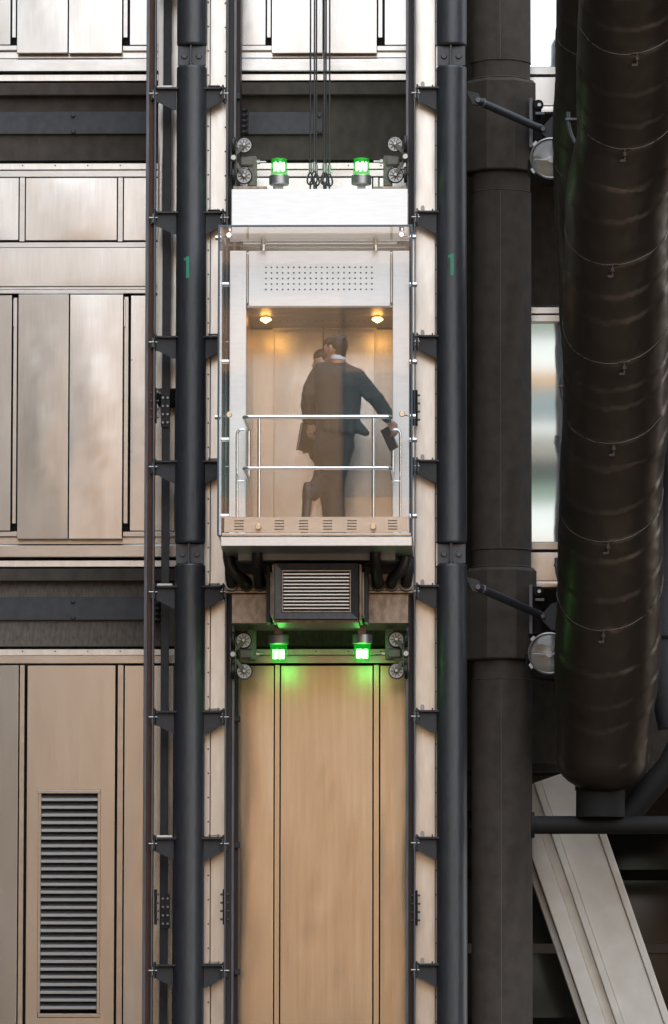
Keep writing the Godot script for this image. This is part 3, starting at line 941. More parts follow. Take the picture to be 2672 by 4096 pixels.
func build_rails() -> void:
	t_rail("rust brown guide rail far left, serving the neighbouring lift", 610.5, 617.0, 590.5, 610.3, 577.0, 590.3, [1622.0, 3628.0], M.rail_rust)
	t_rail("dark brown guide rail along the left side of the glass lift", 901.0, 908.0, 908.2, 929.5, 929.7, 940.0, [3628.0], M.rail_dark)
	t_rail("dark brown guide rail along the right side of the glass lift", 1655.0, 1661.0, 1634.2, 1654.8, 1623.0, 1634.0, [1632.0, 3632.0], M.rail_dark)
	# rail of the counterweight, seen face on
	var z := -0.42
	var t := thing("counterweight_rail", "dark grey counterweight rail standing left of the left column", "rail", Vector3(at(663, 2048, z).x, 0, z))
	var top := at(663, -500, z).y
	var w := 33.0 * unit(z)
	piece(t, "flange", box(w, top, 0.014, 0.002), M.plate_paint, Vector3(at(662, 2048, z).x, top / 2, z))
	piece(t, "blade", box(0.016, top, 0.06, 0.002), M.plate_paint, Vector3(at(662, 2048, z).x, top / 2, z - 0.038))
	for gy in [1642.0, 3645.0]:
		var c := at(662, gy, z)
		var sp := piece(t, "splice_plate", box(w + 0.004, 0.30, 0.018, 0.002), M.plate_paint, c + Vector3(0, 0, 0.017))
		piece(sp, "rib", box(0.014, 0.31, 0.012, 0.002), M.plate_paint, c + Vector3(0, 0, 0.033))
		for k in 4:
			for s in [-1.0, 1.0]:
				piece(sp, "bolt", disc_pin(0.0098, 0.016), M.bolt_steel, along(Vector3.BACK, c + Vector3(s * 0.021, (1.5 - k) * 0.073, 0.034)))
	# counterweight hanging behind that rail
	var cw := thing("counterweight", "pale steel counterweight block hanging behind the left column", "counterweight", at(690, 1575, -0.75))
	var cx := at(695, 800, -0.62)
	var yb := at(690, 1578, -0.62).y
	for s in [[629.5, 654.0], [676.0, 740.0]]:
		var l := at(s[0], 1000, -0.6).x
		var r := at(s[1], 1000, -0.6).x
		piece(cw, "filler_stack", sheet(r - l, 4.4, 0.3, 0.004), M.steel_casing, Vector3((l + r) / 2, yb + 2.25, -0.6))
	bar(cw, "frame_foot", M.black_paint, 626, 1574, 742, 1612, -0.585, -0.9, 0.006)
	bar(cw, "frame_post", M.cavity_lining, 654.5, -400, 675.5, 1574, -0.63, -0.9)
	# vertical trunking behind the left lift rail
	var tr := thing("cable_trunk", "narrow dark vertical trunking behind the left lift rail", "trunking", Vector3(at(948, 2048, -0.55).x, 0, -0.55))
	var ttop := at(948, -500, -0.55).y
	piece(tr, "cover", box(16 * unit(-0.55), ttop, 0.3, 0.004), M.rail_dark, Vector3(at(948, 2048, -0.55).x, ttop / 2, -0.72))
	for gy in BRACKET_ROWS:
		bar(tr, "clip", M.bracket_paint, 938, gy + 18, 961, gy + 40, -0.5, -0.6)
	# dark coiled dampers on the concrete beams
	var n := 0
	for q in [[628.0, 405.0, "dark ribbed damper on the upper concrete beam beside the left column"], [972.0, 480.0, "dark ribbed damper on the upper concrete beam above the lift"], [624.0, 2430.0, "dark ribbed damper on the lower concrete beam beside the left column"]]:
		var c := at(q[0], q[1] + 5, -0.93)
		var dp := thing("damper", q[2], "damper", c, "dampers on the concrete beams")
		piece(dp, "core", rod(0.03, 0.25, 14), M.black_paint, c)
		for k in 5:
			piece(dp, "ring", rod(0.045, 0.026, 18, 0.008), M.bracket_paint, c + Vector3(0, -0.1 + k * 0.05, 0))
		piece(dp, "base_block", box(0.09, 0.2, 0.08, 0.004), M.bracket_paint, c + Vector3(0.0, 0, -0.085))

# ---------------------------------------------------------------- concrete column, struts, floodlights
func build_concrete_column() -> void:
	var z := -1.13
	var u := unit(z)
	var x := at(2006, 2048, z).x
	var t := thing("concrete_column", "round dark concrete column with octagonal collars right of the lift", "column", Vector3(x, 0, z))
	var r := 121.5 * u
	var ys := [at(2006, -700, z).y]
	for d in [0.0, 1947.0]:
		ys.append_array([at(2006, 258 + d, z).y, at(2006, 330 + d, z).y, at(2006, 697 + d, z).y, at(2006, 775 + d, z).y])
	ys.append(0.0)
	var drum := func(called: String, y1: float, y0: float, rr: float) -> void:
		piece(t, called, lathe([Vector2(0, y0), Vector2(rr - 0.006, y0), Vector2(rr, y0 + 0.008), Vector2(rr, y1 - 0.008), Vector2(rr - 0.006, y1), Vector2(0, y1)], 64), M.concrete, Vector3(x, 0, z))
	drum.call("shaft", ys[0], ys[1], r)
	for k in 2:
		var o := 1 + k * 4
		drum.call("neck", ys[o], ys[o + 1], r - 0.006)
		drum.call("neck", ys[o + 2], ys[o + 3], r - 0.008)
		drum.call("neck_ring", ys[o] + 0.012, ys[o] - 0.004, r + 0.004)
		drum.call("neck_ring", ys[o + 1] + 0.02, ys[o + 1] + 0.002, r + 0.003)
		drum.call("neck_ring", ys[o + 3] + 0.008, ys[o + 3] - 0.008, r + 0.004)
		drum.call("shaft", ys[o + 3], ys[o + 4], r)
		# octagonal collar
		var h: float = ys[o + 1] - ys[o + 2]
		var ro := 140.0 * u / cos(PI / 8) * 1.0
		piece(t, "collar", lathe([Vector2(0, -h / 2), Vector2(ro - 0.012, -h / 2), Vector2(ro, -h / 2 + 0.012), Vector2(ro, h / 2 - 0.03), Vector2(ro - 0.03, h / 2), Vector2(0, h / 2)], 8), M.concrete, Transform3D(Basis(Vector3.UP, PI / 8), Vector3(x, (ys[o + 1] + ys[o + 2]) / 2, z)))
	# formwork seam down the front of the shafts
	for e in [[0, 1], [4, 5], [8, 9]]:
		piece(t, "formwork_seam", box(0.005, ys[e[0]] - ys[e[1]] - 0.02, 0.004, 0.001), M.cavity_lining, Vector3(x - 0.006, (ys[e[0]] + ys[e[1]]) / 2, z + r))
	var k := 0
	for d in [0.0, 1984.0]:
		var which: String = "upper" if k == 0 else "lower"
		var e: float = d + (0.0 if k == 0 else -38.0)
		# mounting plate on the collar's right flank
		var mp := thing("mounting_plate", which + " steel mounting plate on the right flank of the concrete column's collar", "plate", at(2125, 480 + e, -0.9), "plates on the column collars")
		bar(mp, "plate", M.rail_grey, 2116, 393 + e, 2131, 590 + e, -0.86, -0.93, 0.004)
		bar(mp, "back_plate", M.black_paint, 2131.5, 400 + e, 2166, 590 + e, -0.93, -1.0, 0.004)
		bar(mp, "shelf", M.rail_grey, 2141, 447 + e, 2178, 458 + e, -0.8, -0.95, 0.003)
		piece(mp, "lug", rod(0.045, 0.05, 24, 0.005), M.black_paint, along(Vector3.BACK, at(2154, 420 + e, -0.86)))
		piece(mp, "bolt", hexagon(0.018, 0.03), M.bolt_steel, along(Vector3.BACK, at(2157, 420 + e, -0.82)))
		# strut from the steel column to the plate
		var a := at(1905, 401 + e, -0.25)
		var b := at(2172, 519 + e, -0.80)
		var st := thing("tie_strut", which + " dark sloping tie strut between the right steel column and the concrete column", "strut", b, "struts between the columns")
		piece(st, "rod", tube([a, b], 0.036, 24), M.column_paint, Vector3.ZERO)
		var cl := piece(st, "clevis", prism(PackedVector2Array([Vector2(-0.085, 0.075), Vector2(0.03, 0.045), Vector2(0.05, -0.01), Vector2(0.02, -0.06), Vector2(-0.02, -0.05)]), 0.05), M.bracket_paint, a + Vector3(-0.01, 0.01, 0.02))
		piece(cl, "pin", disc_pin(0.024, 0.04), M.rail_grey, along(Vector3.BACK, a + Vector3(0.015, -0.008, 0.055)))
		piece(st, "collar", rod(0.045, 0.02, 24, 0.004), M.rail_grey, along(b - a, a.lerp(b, 0.09)))
		var cr := piece(st, "clevis", prism(PackedVector2Array([Vector2(-0.06, 0.0), Vector2(0.035, 0.11), Vector2(0.085, 0.12), Vector2(0.085, -0.12), Vector2(0.04, -0.13), Vector2(-0.05, -0.04)]), 0.045), M.bracket_paint, b + Vector3(0.04, 0, 0.02))
		piece(cr, "pin", disc_pin(0.02, 0.04), M.rail_grey, along(Vector3.BACK, b + Vector3(0.0, -0.005, 0.055)))
		# floodlight below it
		floodlight(Vector2(2204, 634) if k == 0 else Vector2(2197, 2614), which)
		k += 1

func floodlight(g: Vector2, which: String) -> void:
	var z := -0.62
	var c := at(g.x, g.y, z)
	var t := thing("floodlight", which + " round glass fronted floodlight half hidden behind the big duct", "floodlight", c, "floodlights beside the concrete column")
	var r := 86.0 * unit(z)
	var xf := along(Vector3.BACK, c)
	piece(t, "drum", lathe([Vector2(0, -0.24), Vector2(r * 0.7, -0.24), Vector2(r * 0.93, -0.16), Vector2(r * 0.95, 0.0)], 48), M.black_paint, xf)
	piece(t, "reflector_bowl", lathe([Vector2(r * 0.9, -0.012), Vector2(r * 0.8, -0.07), Vector2(r * 0.55, -0.13), Vector2(r * 0.2, -0.16), Vector2(0, -0.165)], 48, true), M.reflector, xf)
	piece(t, "bulb_holder", rod(0.03, 0.11, 16), M.aluminium, along(Vector3.BACK, c + Vector3(0, 0, -0.1)))
	piece(t, "bulb_bar", rod(0.008, r * 1.6, 10), M.aluminium, along(Vector3.RIGHT, c + Vector3(0, 0.0, -0.06)))
	piece(t, "rim", lathe([Vector2(r * 0.885, -0.02), Vector2(r * 0.885, 0.018), Vector2(r * 0.93, 0.026), Vector2(r * 0.985, 0.018), Vector2(r, 0.004), Vector2(r * 0.985, -0.028), Vector2(r * 0.885, -0.02)], 56), M.aluminium, xf)
	piece(t, "lens", lathe([Vector2(r * 0.884, 0.004), Vector2(r * 0.5, 0.012), Vector2(0, 0.015)], 48, true), M.lamp_glass, xf)
	for q in [2.4, 3.75]:
		piece(t, "rim_clip", box(0.03, 0.05, 0.035, 0.004), M.aluminium, Transform3D(Basis(Vector3.BACK, q), c + Vector3(cos(q), sin(q), 0) * r * 1.03))
	piece(t, "yoke", tube(rounded([c + Vector3(-r * 1.02, -0.0, -0.09), c + Vector3(-r * 1.05, -r * 0.9, -0.1), c + Vector3(0, -r * 1.3, -0.12), c + Vector3(r * 1.05, -r * 0.9, -0.1), c + Vector3(r * 1.02, 0, -0.09)], 0.12), 0.013, 10), M.black_paint, Vector3.ZERO)
	piece(t, "arm", box(0.05, 0.4, 0.04, 0.004), M.black_paint, c + Vector3(0.06, 0.22, -0.26))

# ---------------------------------------------------------------- ducts
func build_ducts() -> void:
	# front duct: leans forward as it climbs, stepped by short segmented bends
	duct("ventilation_duct", "huge dark spiral seamed duct in front at the right edge", [[2541, -260, 2.55], [2523, 300, 2.05], [2519, 560, 1.80], [2495, 660, 1.72], [2472, 770, 1.64], [2468, 1250, 1.25], [2460, 1740, 0.86], [2446, 1850, 0.78], [2440, 2350, 0.42], [2426, 2700, 0.18], [2412, 2960, 0.02], [2406, 3040, -0.02]], 211.0, 0.52, 0.25, true)
	duct("ventilation_duct", "second dark spiral seamed duct showing behind the front duct's left edge", [[2418, -260, 0.9], [2418, 360, 0.55], [2398, 480, 0.45], [2405, 760, 0.3], [2420, 1000, 0.1], [2450, 1600, -0.25], [2430, 2400, -0.75], [2405, 2560, -0.82], [2405, 2760, -0.9], [2420, 3060, -0.95]], 190.0, 0.5, 0.33, false)
	# jacketed flexible duct at the far right
	var t := thing("flexible_duct", "grey woven jacketed duct peeking out right of the big duct", "duct", at(2740, 2000, -0.6))
	var path := []
	for q in [[2780, 1000], [2790, 1500], [2745, 1750], [2760, 1950], [2735, 2200], [2700, 2450], [2700, 2700], [2740, 2900]]:
		path.append(at(q[0], q[1], -0.7))
	piece(t, "jacket", tube(rounded(path, 0.3, 6), 0.24, 32), M.woven_jacket, Vector3.ZERO)
	for q in [[2768, 1700], [2742, 2290], [2700, 2560]]:
		piece(t, "strap", rod(0.252, 0.03, 40), M.black_paint, along(Vector3(0.1, 1, 0), at(q[0], q[1], -0.7)))
	# drain leg under the duct and the black pipe it stands on
	var dl := thing("duct_drain", "short black pipe under the end of the big duct", "pipe", at(2400, 3264, -0.1))
	piece(dl, "pipe", tube([at(2402, 3040, -0.1), at(2402, 3270, -0.1)], 98.0 * unit(-0.1), 40), M.black_paint, Vector3.ZERO)
	piece(dl, "collar", rod(102.0 * unit(-0.1), 0.05, 40), M.black_paint, at(2402, 3150, -0.1))
	var hp := thing("carrier_pipe", "thick black horizontal pipe below the big duct", "pipe", at(2400, 3300, -0.1))
	piece(hp, "pipe", tube([at(2128, 3300, -0.1), at(2900, 3300, -0.1)], 36.0 * unit(-0.1), 32), M.black_paint, Vector3.ZERO)
	piece(hp, "end_flange", rod(52.0 * unit(-0.1), 0.03, 32), M.black_paint, along(Vector3.RIGHT, at(2131, 3300, -0.1)))
	var lp := thing("branch_pipe", "dark sloping branch pipe rising right from the carrier pipe", "pipe", at(2520, 3260, -0.3))
	piece(lp, "pipe", tube([at(2500, 3275, -0.3), at(2680, 3060, -0.3), at(2760, 2900, -0.3)], 50.0 * unit(-0.3), 28), M.black_paint, Vector3.ZERO)

func duct(called: String, label: String, pts: Array, gr: float, lean: float, pitch: float, clamps: bool) -> void:
	var path := []
	for q in pts:
		path.append(at(q[0], q[1], q[2]))
	path = rounded(path, 0.35, 6)
	# even steps along it
	var line := []
	for k in path.size() - 1:
		var steps := maxi(1, int((path[k + 1] - path[k]).length() / 0.02))
		for s in steps:
			line.append(path[k].lerp(path[k + 1], float(s) / steps))
	line.append(path[-1])
	var r := gr * unit(0.9 if clamps else -0.2)
	var base: Vector3 = line[-1]
	var t := thing(called, label, "duct", base, "big ventilation ducts")
	var seed_at := 40.0 if clamps else 80.0
	var total: int = line.size()
	# where the tilted sheets overlap
	var laps := []
	var lap := 8.0
	while lap < total + 60:
		laps.append(lap)
		lap += pitch / 0.02 * (0.6 + 0.8 * fposmod(laps.size() * 0.618, 1.0))
	# the sheet is dented and slightly swollen between its bands; the lower end draws in
	var first: Vector3 = (line[total / 2] - line[0]).normalized()
	var facing := 1.0 if first.cross(first.cross(Vector3.BACK).normalized()).z > 0 else -1.0
	var radius := func(k: float, a: float) -> float:
		var v: float = r * (1.0 + 0.014 * sin(k * 0.051) + 0.006 * sin(k * 0.13 + 1.0))
		v += 0.011 * rough_noise.get_noise_3d(seed_at + cos(a) * 1.1, k * 0.028, sin(a) * 1.1) + 0.004 * rough_noise.get_noise_3d(seed_at + cos(a) * 3.0, k * 0.12, sin(a) * 3.0)
		# each sheet slips under the next: a small step at the lap
		var q: float = k - (sin(a) * facing * tan(lean) + cos(a) * 0.12) * r / 0.02
		var n := 0
		while n < laps.size() - 1 and laps[n + 1] < q:
			n += 1
		if laps[n] <= q and n < laps.size() - 1:
			v += 0.007 * (1.0 - (q - laps[n]) / (laps[n + 1] - laps[n]))
		if clamps:
			v *= 1.0 - 0.10 * smoothstep(total - 45.0, total - 1.0, k)
		return v
	var frame := func(k: int) -> Array:
		var d: Vector3 = (line[mini(k + 3, total - 1)] - line[maxi(k - 3, 0)]).normalized()
		var sx := d.cross(Vector3.BACK).normalized()
		return [d, sx, d.cross(sx)]
	var m := MB.new()
	var seg := 72
	var grid := []
	for k in total:
		var fr: Array = frame.call(k)
		var row := []
		for i in seg:
			var aa := TAU * i / seg
			row.append(line[k] + (fr[1] * cos(aa) + fr[2] * sin(aa)) * radius.call(float(k), aa))
		grid.append(row)
	if clamps:
		var fr: Array = frame.call(total - 1)
		for q in range(1, 9):
			var row := []
			for i in seg:
				var p: Vector3 = grid[total - 1][i]
				row.append(base + (p - base) * maxf(cos(q * PI / 16.0), 0.03) + fr[0] * r * 0.62 * sin(q * PI / 16.0))
			grid.append(row)
	var nrm_of := func(k: int, i: int) -> Vector3:
		var du: Vector3 = grid[k][(i + 1) % seg] - grid[k][(i + seg - 1) % seg]
		var dv: Vector3 = grid[mini(k + 1, grid.size() - 1)][i] - grid[maxi(k - 1, 0)][i]
		var nn := du.cross(dv).normalized()
		return nn if nn.dot(grid[k][i] - line[mini(k, total - 1)]) > 0 or k >= total else -nn
	var norms := []
	for k in grid.size():
		var row := []
		for i in seg:
			var nn: Vector3 = nrm_of.call(k, i)
			if k >= total and nn.dot(grid[k][i] - (base - frame.call(total - 1)[0] * 0.3)) < 0:
				nn = -nn
			row.append(nn)
		norms.append(row)
	for k in grid.size() - 1:
		for i in seg:
			var j := (i + 1) % seg
			m.quads(grid[k][i], grid[k][j], grid[k + 1][j], grid[k + 1][i], norms[k][i], norms[k][j], norms[k + 1][j], norms[k + 1][i])
	piece(t, "skin", m.mesh(), M.duct_metal, Vector3.ZERO)
	# band clamps with draw bolts at some of the laps
	for number in laps.size():
		if number % 3 != 2 or laps[number] > total - 30:
			continue
		var k: float = laps[number]
		var ring := []
		for i in 61:
			var aa := TAU * i / 60
			var kk: float = clampf(k + (sin(aa) * facing * tan(lean) + cos(aa) * 0.12) * r / 0.02, 0.0, total - 1.001)
			var f2: Array = frame.call(int(kk))
			var c: Vector3 = (line[int(kk)] as Vector3).lerp(line[int(kk) + 1], kk - floorf(kk))
			ring.append(c + (f2[1] * cos(aa) + f2[2] * sin(aa)) * (radius.call(kk, aa) + 0.001))
		piece(t, "band", tube(ring, 0.006, 6, false), M.duct_metal, Vector3.ZERO)
		if clamps:
			var foot: int = 0
			var best := -1e9
			for i in 61:
				if ring[i].z > best:
					best = ring[i].z
					foot = i
			var front: Vector3 = ring[foot] + Vector3(-0.05 + 0.02 * (number % 4), 0, 0.012)
			var cb := piece(t, "clamp_bolt", box(0.10, 0.014, 0.022, 0.004), M.rusty_iron, Transform3D(Basis(Vector3.BACK, 0.06), front))
			piece(cb, "draw_screw", rod(0.009, 0.12, 10), M.rusty_iron, front + Vector3(0.0, -0.05, 0.0))
			piece(cb, "nut", hexagon(0.02, 0.03), M.rusty_iron, front + Vector3(0.0, -0.045, 0.0))
			piece(cb, "tongue", box(0.05, 0.024, 0.016, 0.004), M.rusty_iron, front + Vector3(-0.02, -0.1, 0.0))
	if clamps:
		# pale hanger straps showing left of it
		for q in [[2272, 462, 1.3], [2246, 1530, 0.4], [2226, 2245, -0.3]]:
			var a := at(q[0], q[1], q[2])
			var hs := piece(t, "hanger_strap", tube(rounded([a + Vector3(0, 0.03, 0), a + Vector3(0, -0.08, 0), a + Vector3(0.035, -0.2, 0), a + Vector3(0.11, -0.3, 0.02)], 0.1), 0.018, 12), M.rail_grey, Vector3.ZERO)
			piece(hs, "hanger_plate", box(0.12, 0.022, 0.05, 0.003), M.rail_grey, a + Vector3(0.035, -0.035, 0))

# ---------------------------------------------------------------- the lift
const ZG := 1.6         # front pane
const ZR := 0.45        # front of the steel cabin behind the glass bay
func build_lift() -> void:
	var t := thing("passenger_lift", "glass fronted passenger lift with green beacons hanging on its guide rails", "lift", at(1260, 2494, 0.0))
	var u := unit(ZR)
	var xl: float = at(870, 1500, ZG).x
	var xr: float = at(1651, 1500, ZG).x
	var yt: float = at(1260, 899, ZG).y
	var yb: float = at(1260, 2142, ZG).y
	var yf: float = at(1260, 2144, ZG).y      # floor level
	var e := 0.017
	# glass bay
	piece(t, "front_pane", box(xr - xl - 2 * e - 0.004, yt - yb - e, 0.012, 0.001), M.glass, Vector3((xl + xr) / 2, (yt + yb - e) / 2, ZG - 0.007))
	for s in [[xl + e / 2, "side_pane"], [xr - e / 2, "side_pane"]]:
		var sp := piece(t, s[1], box(0.012, yt - yb - e, ZG - ZR - 0.07, 0.001), M.glass, Vector3(s[0], (yt + yb - e) / 2, (ZG + ZR) / 2))
		piece(sp, "pane_edge", box(e, yt - yb - e, 0.012, 0.002), M.glass_edge, Vector3(s[0], (yt + yb - e) / 2, ZG - 0.006))
		piece(sp, "pane_edge", box(0.013, yt - yb - e, 0.004, 0.001), M.glass_edge, Vector3(s[0], (yt + yb - e) / 2, ZR + 0.03))
	var rp := piece(t, "roof_pane", box(xr - xl, 0.012, ZG - ZR - 0.03, 0.001), M.glass, Vector3((xl + xr) / 2, yt - 0.008, (ZG + ZR) / 2))
	piece(rp, "pane_edge", box(xr - xl, e, 0.012, 0.002), M.glass_edge, Vector3((xl + xr) / 2, yt - e / 2, ZG - 0.006))
	piece(rp, "pane_edge", box(xr - xl - 0.02, 0.013, 0.004, 0.001), M.glass_edge, Vector3((xl + xr) / 2, yt - 0.009, ZR + 0.012))
	# point fixings with their little arms
	for q in [[916, 941, 1, -1], [1606, 938, 1, 1], [916.5, 1659, 0, -1], [1608.5, 1656, 0, 1], [1032.7, 2107, 0, 0], [1493, 2106, 0, 0]]:
		var c := at(q[0], q[1], ZG)
		var pf := piece(t, "point_fixing", disc_pin(0.026, 0.03), M.chrome, along(Vector3.BACK, c + Vector3(0, 0, 0.004)))
		if q[3] != 0:
			var side: float = (xl if q[3] < 0 else xr)
			piece(pf, "arm", tube([c + Vector3(0, 0, -0.04), c + Vector3((side - c.x) * 0.8, -0.012, -0.07)], 0.006, 10), M.chrome, Vector3.ZERO)
			piece(pf, "side_disc", rod(0.021, 0.05, 20), M.chrome, along(Vector3.RIGHT, Vector3(side, c.y - 0.012, ZG - 0.07)))
		if q[2] == 1:
			piece(pf, "top_disc", rod(0.023, 0.035, 20), M.chrome, Vector3(c.x, yt - 0.03, ZG - 0.06))
			piece(pf, "arm", tube([c + Vector3(0, 0, -0.03), Vector3(c.x, yt - 0.03, ZG - 0.06)], 0.006, 10), M.chrome, Vector3.ZERO)
	for gy in [1138.0, 1447.0, 1759.0, 2064.0]:
		for s in [[888.0, 917.0], [1637.0, 1668.0]]:
			var a := at(s[0], gy, ZR + 0.06)
			var b := at(s[1], gy, ZR + 0.06)
			piece(t, "side_stud", rod(0.022, b.x - a.x, 20, 0.004), M.chrome, along(Vector3.RIGHT, (a + b) / 2))
	for gx in [1053.0, 1502.0]:
		piece(t, "roof_stud", rod(0.024, 0.05, 20), M.chrome, at(gx, 992, ZR + 0.06))
	# cabin: uprights, pierced fascia, walls, ceiling, doors
	for s in [[917.5, 984.0], [1570.5, 1637.0]]:
		sheet_bar(t, "upright", M.steel_white, s[0], 1003, s[1], 2140, ZR, 0.03, 0.0006)
	var f0 := at(995, 1224, ZR)
	var f1 := at(1560, 1003, ZR)
	var fw := f1.x - f0.x
	var fh := f1.y - f0.y
	var pit := 22.5 * u
	var cells := []
	var g0 := at(1063.7, 1158, ZR) - f0
	for i in 20:
		for j in 5:
			cells.append([Rect2(g0.x + (i - 0.5) * pit, g0.y + (j - 0.5) * pit, pit, pit), 0.0078, 0.0078])
	var rx := Rect2(g0.x - 0.5 * pit, g0.y - 0.5 * pit, 20 * pit, 5 * pit)
	var plain := [Rect2(0, 0, fw, rx.position.y), Rect2(0, rx.end.y, fw, fh - rx.end.y), Rect2(0, rx.position.y, rx.position.x, rx.size.y), Rect2(rx.end.x, rx.position.y, fw - rx.end.x, rx.size.y)]
	var fa := piece(t, "fascia", pierced(cells, plain, 0.006), M.steel_white, Vector3(f0.x, f0.y, ZR))
	fa.set_meta("label", "white fascia pierced with rows of round holes")
	piece(fa, "fascia_box", box(fw - 0.02, fh - 0.01, 0.02, 0.003), M.cavity_lining, Vector3(f0.x + fw / 2, f0.y + fh / 2, ZR - 0.06))
	bar(fa, "fascia_return", M.steel_cabin, 986, 1014, 993.5, 1213, ZR - 0.02, ZR - 0.1)
	bar(fa, "fascia_return", M.steel_cabin, 1561.5, 1012, 1569.5, 1211, ZR - 0.02, ZR - 0.1)
	var ceil_y: float = at(1280, 1226, ZR).y
	var wl: float = at(985, 1600, ZR).x
	var wr: float = at(1570, 1600, ZR).x
	var zb := -0.93
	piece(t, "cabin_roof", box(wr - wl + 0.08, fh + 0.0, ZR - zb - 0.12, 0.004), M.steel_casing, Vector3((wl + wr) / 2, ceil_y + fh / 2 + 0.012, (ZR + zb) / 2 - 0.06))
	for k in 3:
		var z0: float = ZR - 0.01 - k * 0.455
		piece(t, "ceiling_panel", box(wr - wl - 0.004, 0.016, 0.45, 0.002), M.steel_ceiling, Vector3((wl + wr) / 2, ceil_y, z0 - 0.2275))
	for k in 14:
		piece(t, "ceiling_slot", box(0.006, 0.003, 0.05, 0.0005), M.sealant, Vector3(lerpf(wl + 0.26, wr - 0.2, k / 13.0), ceil_y - 0.0086, -0.42))
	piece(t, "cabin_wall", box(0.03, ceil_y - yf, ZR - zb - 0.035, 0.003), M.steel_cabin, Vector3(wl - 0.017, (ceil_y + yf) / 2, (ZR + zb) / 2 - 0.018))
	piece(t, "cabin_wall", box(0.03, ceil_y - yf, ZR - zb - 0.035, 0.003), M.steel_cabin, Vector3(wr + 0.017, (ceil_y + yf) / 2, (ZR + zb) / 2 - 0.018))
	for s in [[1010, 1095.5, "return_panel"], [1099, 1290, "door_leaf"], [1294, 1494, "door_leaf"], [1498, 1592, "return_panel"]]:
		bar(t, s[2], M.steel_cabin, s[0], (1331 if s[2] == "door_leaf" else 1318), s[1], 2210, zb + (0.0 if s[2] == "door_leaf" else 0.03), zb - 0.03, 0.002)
	bar(t, "door_head", M.steel_cabin, 1098, 1317, 1495, 1329, zb + 0.02, zb - 0.03, 0.002)
	bar(t, "rear_panel", M.cavity_lining, 1000, 1300, 1600, 2220, zb - 0.032, zb - 0.045)
	for gx in [1063.0, 1510.0]:
		var c := Vector3(at(gx, 1262, -0.1).x, ceil_y - 0.03, -0.1)
		var lamp := piece(t, "ceiling_lamp", lathe([Vector2(0, -0.045), Vector2(0.048, -0.018), Vector2(0.05, -0.008), Vector2(0.036, 0.006), Vector2(0, 0.006)], 28), M.warm_lamp, c)
		piece(lamp, "lamp_base", rod(0.028, 0.018, 20), M.aluminium, c + Vector3(0, 0.014, 0))
		var li := OmniLight3D.new()
		li.name = "lamp_light"
		li.light_color = Color(1.0, 0.72, 0.36)
		li.light_energy = 0.014
		li.light_size = 0.04
		li.omni_range = 8.0
		li.omni_attenuation = 2.0
		li.shadow_enabled = true
		lamp.add_child(li)
		li.position = Vector3(0, -0.018, 0)
	# floor, slotted kick plate, polished edge
	piece(t, "floor_slab", box(at(1648, 2160, ZG).x - at(882, 2160, ZG).x, at(1260, 2145.5, ZG).y - at(1260, 2183, ZG).y, ZG - ZR - 0.04, 0.004), M.steel_bright, Vector3((at(882, 2160, ZG).x + at(1648, 2160, ZG).x) / 2, at(1260, 2164.2, ZG).y, (ZG + ZR) / 2 - 0.0))
	piece(t, "cabin_floor", box(wr - wl + 0.06, 0.07, ZR - zb, 0.003), M.bracket_paint, Vector3((wl + wr) / 2, yf - 0.036, (ZR + zb) / 2 - 0.02))
	bar(t, "edge_rail", M.steel_trim, 886, 2132, 1645, 2144, ZG - 0.016, ZG - 0.07, 0.004)
	var k0 := at(897, 2129, ZG - 0.06)
	var k1 := at(1630, 2067, ZG - 0.06)
	var uk := unit(ZG - 0.06)
	cells = []
	plain = []
	var kh := k1.y - k0.y
	var cellh := 11.4 * uk
	var cy0 := (at(1260, 2116.8, ZG - 0.06) - k0).y - cellh / 2
	var last := 0.0
	for gx in [956.0, 1118.0, 1214.0, 1310.5, 1407.5, 1570.0]:
		var cx := (at(gx, 2100, ZG - 0.06) - k0).x
		plain.append(Rect2(last, 0, cx - 30 * uk - last, kh))
		for j in 4:
			cells.append([Rect2(cx - 30 * uk, cy0 + j * cellh, 60 * uk, cellh), 24 * uk, 2.5 * uk])
		plain.append(Rect2(cx - 30 * uk, 0, 60 * uk, cy0))
		plain.append(Rect2(cx - 30 * uk, cy0 + 4 * cellh, 60 * uk, kh - cy0 - 4 * cellh))
		last = cx + 30 * uk
	plain.append(Rect2(last, 0, k1.x - k0.x - last, kh))
	piece(t, "kick_plate", pierced(cells, plain, 0.004), M.steel_trim, Vector3(k0.x, k0.y, ZG - 0.06), "stainless kick plate with groups of slots")
	bar(t, "heater_tray", M.housing_paint, 899, 2071, 1628, 2128, ZG - 0.12, ZG - 0.13)
	# handrail: front bars, posts, side returns, end hoops
	var zf := ZG - 0.14
	var zs := ZR + 0.08
	var top := []
	var low := []
	for q in [[1668.0, top], [1873.0, low]]:
		var fl := at(976, q[0], zf)
		var fr := at(1563, q[0] - 3, zf)
		q[1].append_array([Vector3(fl.x, fl.y, zs), fl, Vector3(fr.x, fl.y, zf), Vector3(fr.x, fl.y, zs)])
	var hr := piece(t, "handrail", tube(rounded(top, 0.05), 0.0175, 18), M.chrome, Vector3.ZERO)
	piece(hr, "lower_rail", tube(rounded(low, 0.05), 0.0165, 18), M.chrome, Vector3.ZERO)
	for gx in [1036.6, 1493.4]:
		var p := at(gx, 1668, zf)
		piece(hr, "post", tube([Vector3(p.x, top[1].y, zf), Vector3(p.x, yf, zf)], 0.0145, 16), M.chrome, Vector3.ZERO)
	for s in [0, 3]:
		var p: Vector3 = top[s]
		piece(hr, "rear_post", tube([p, Vector3(p.x, low[s].y, p.z)], 0.0165, 16), M.chrome, Vector3.ZERO)
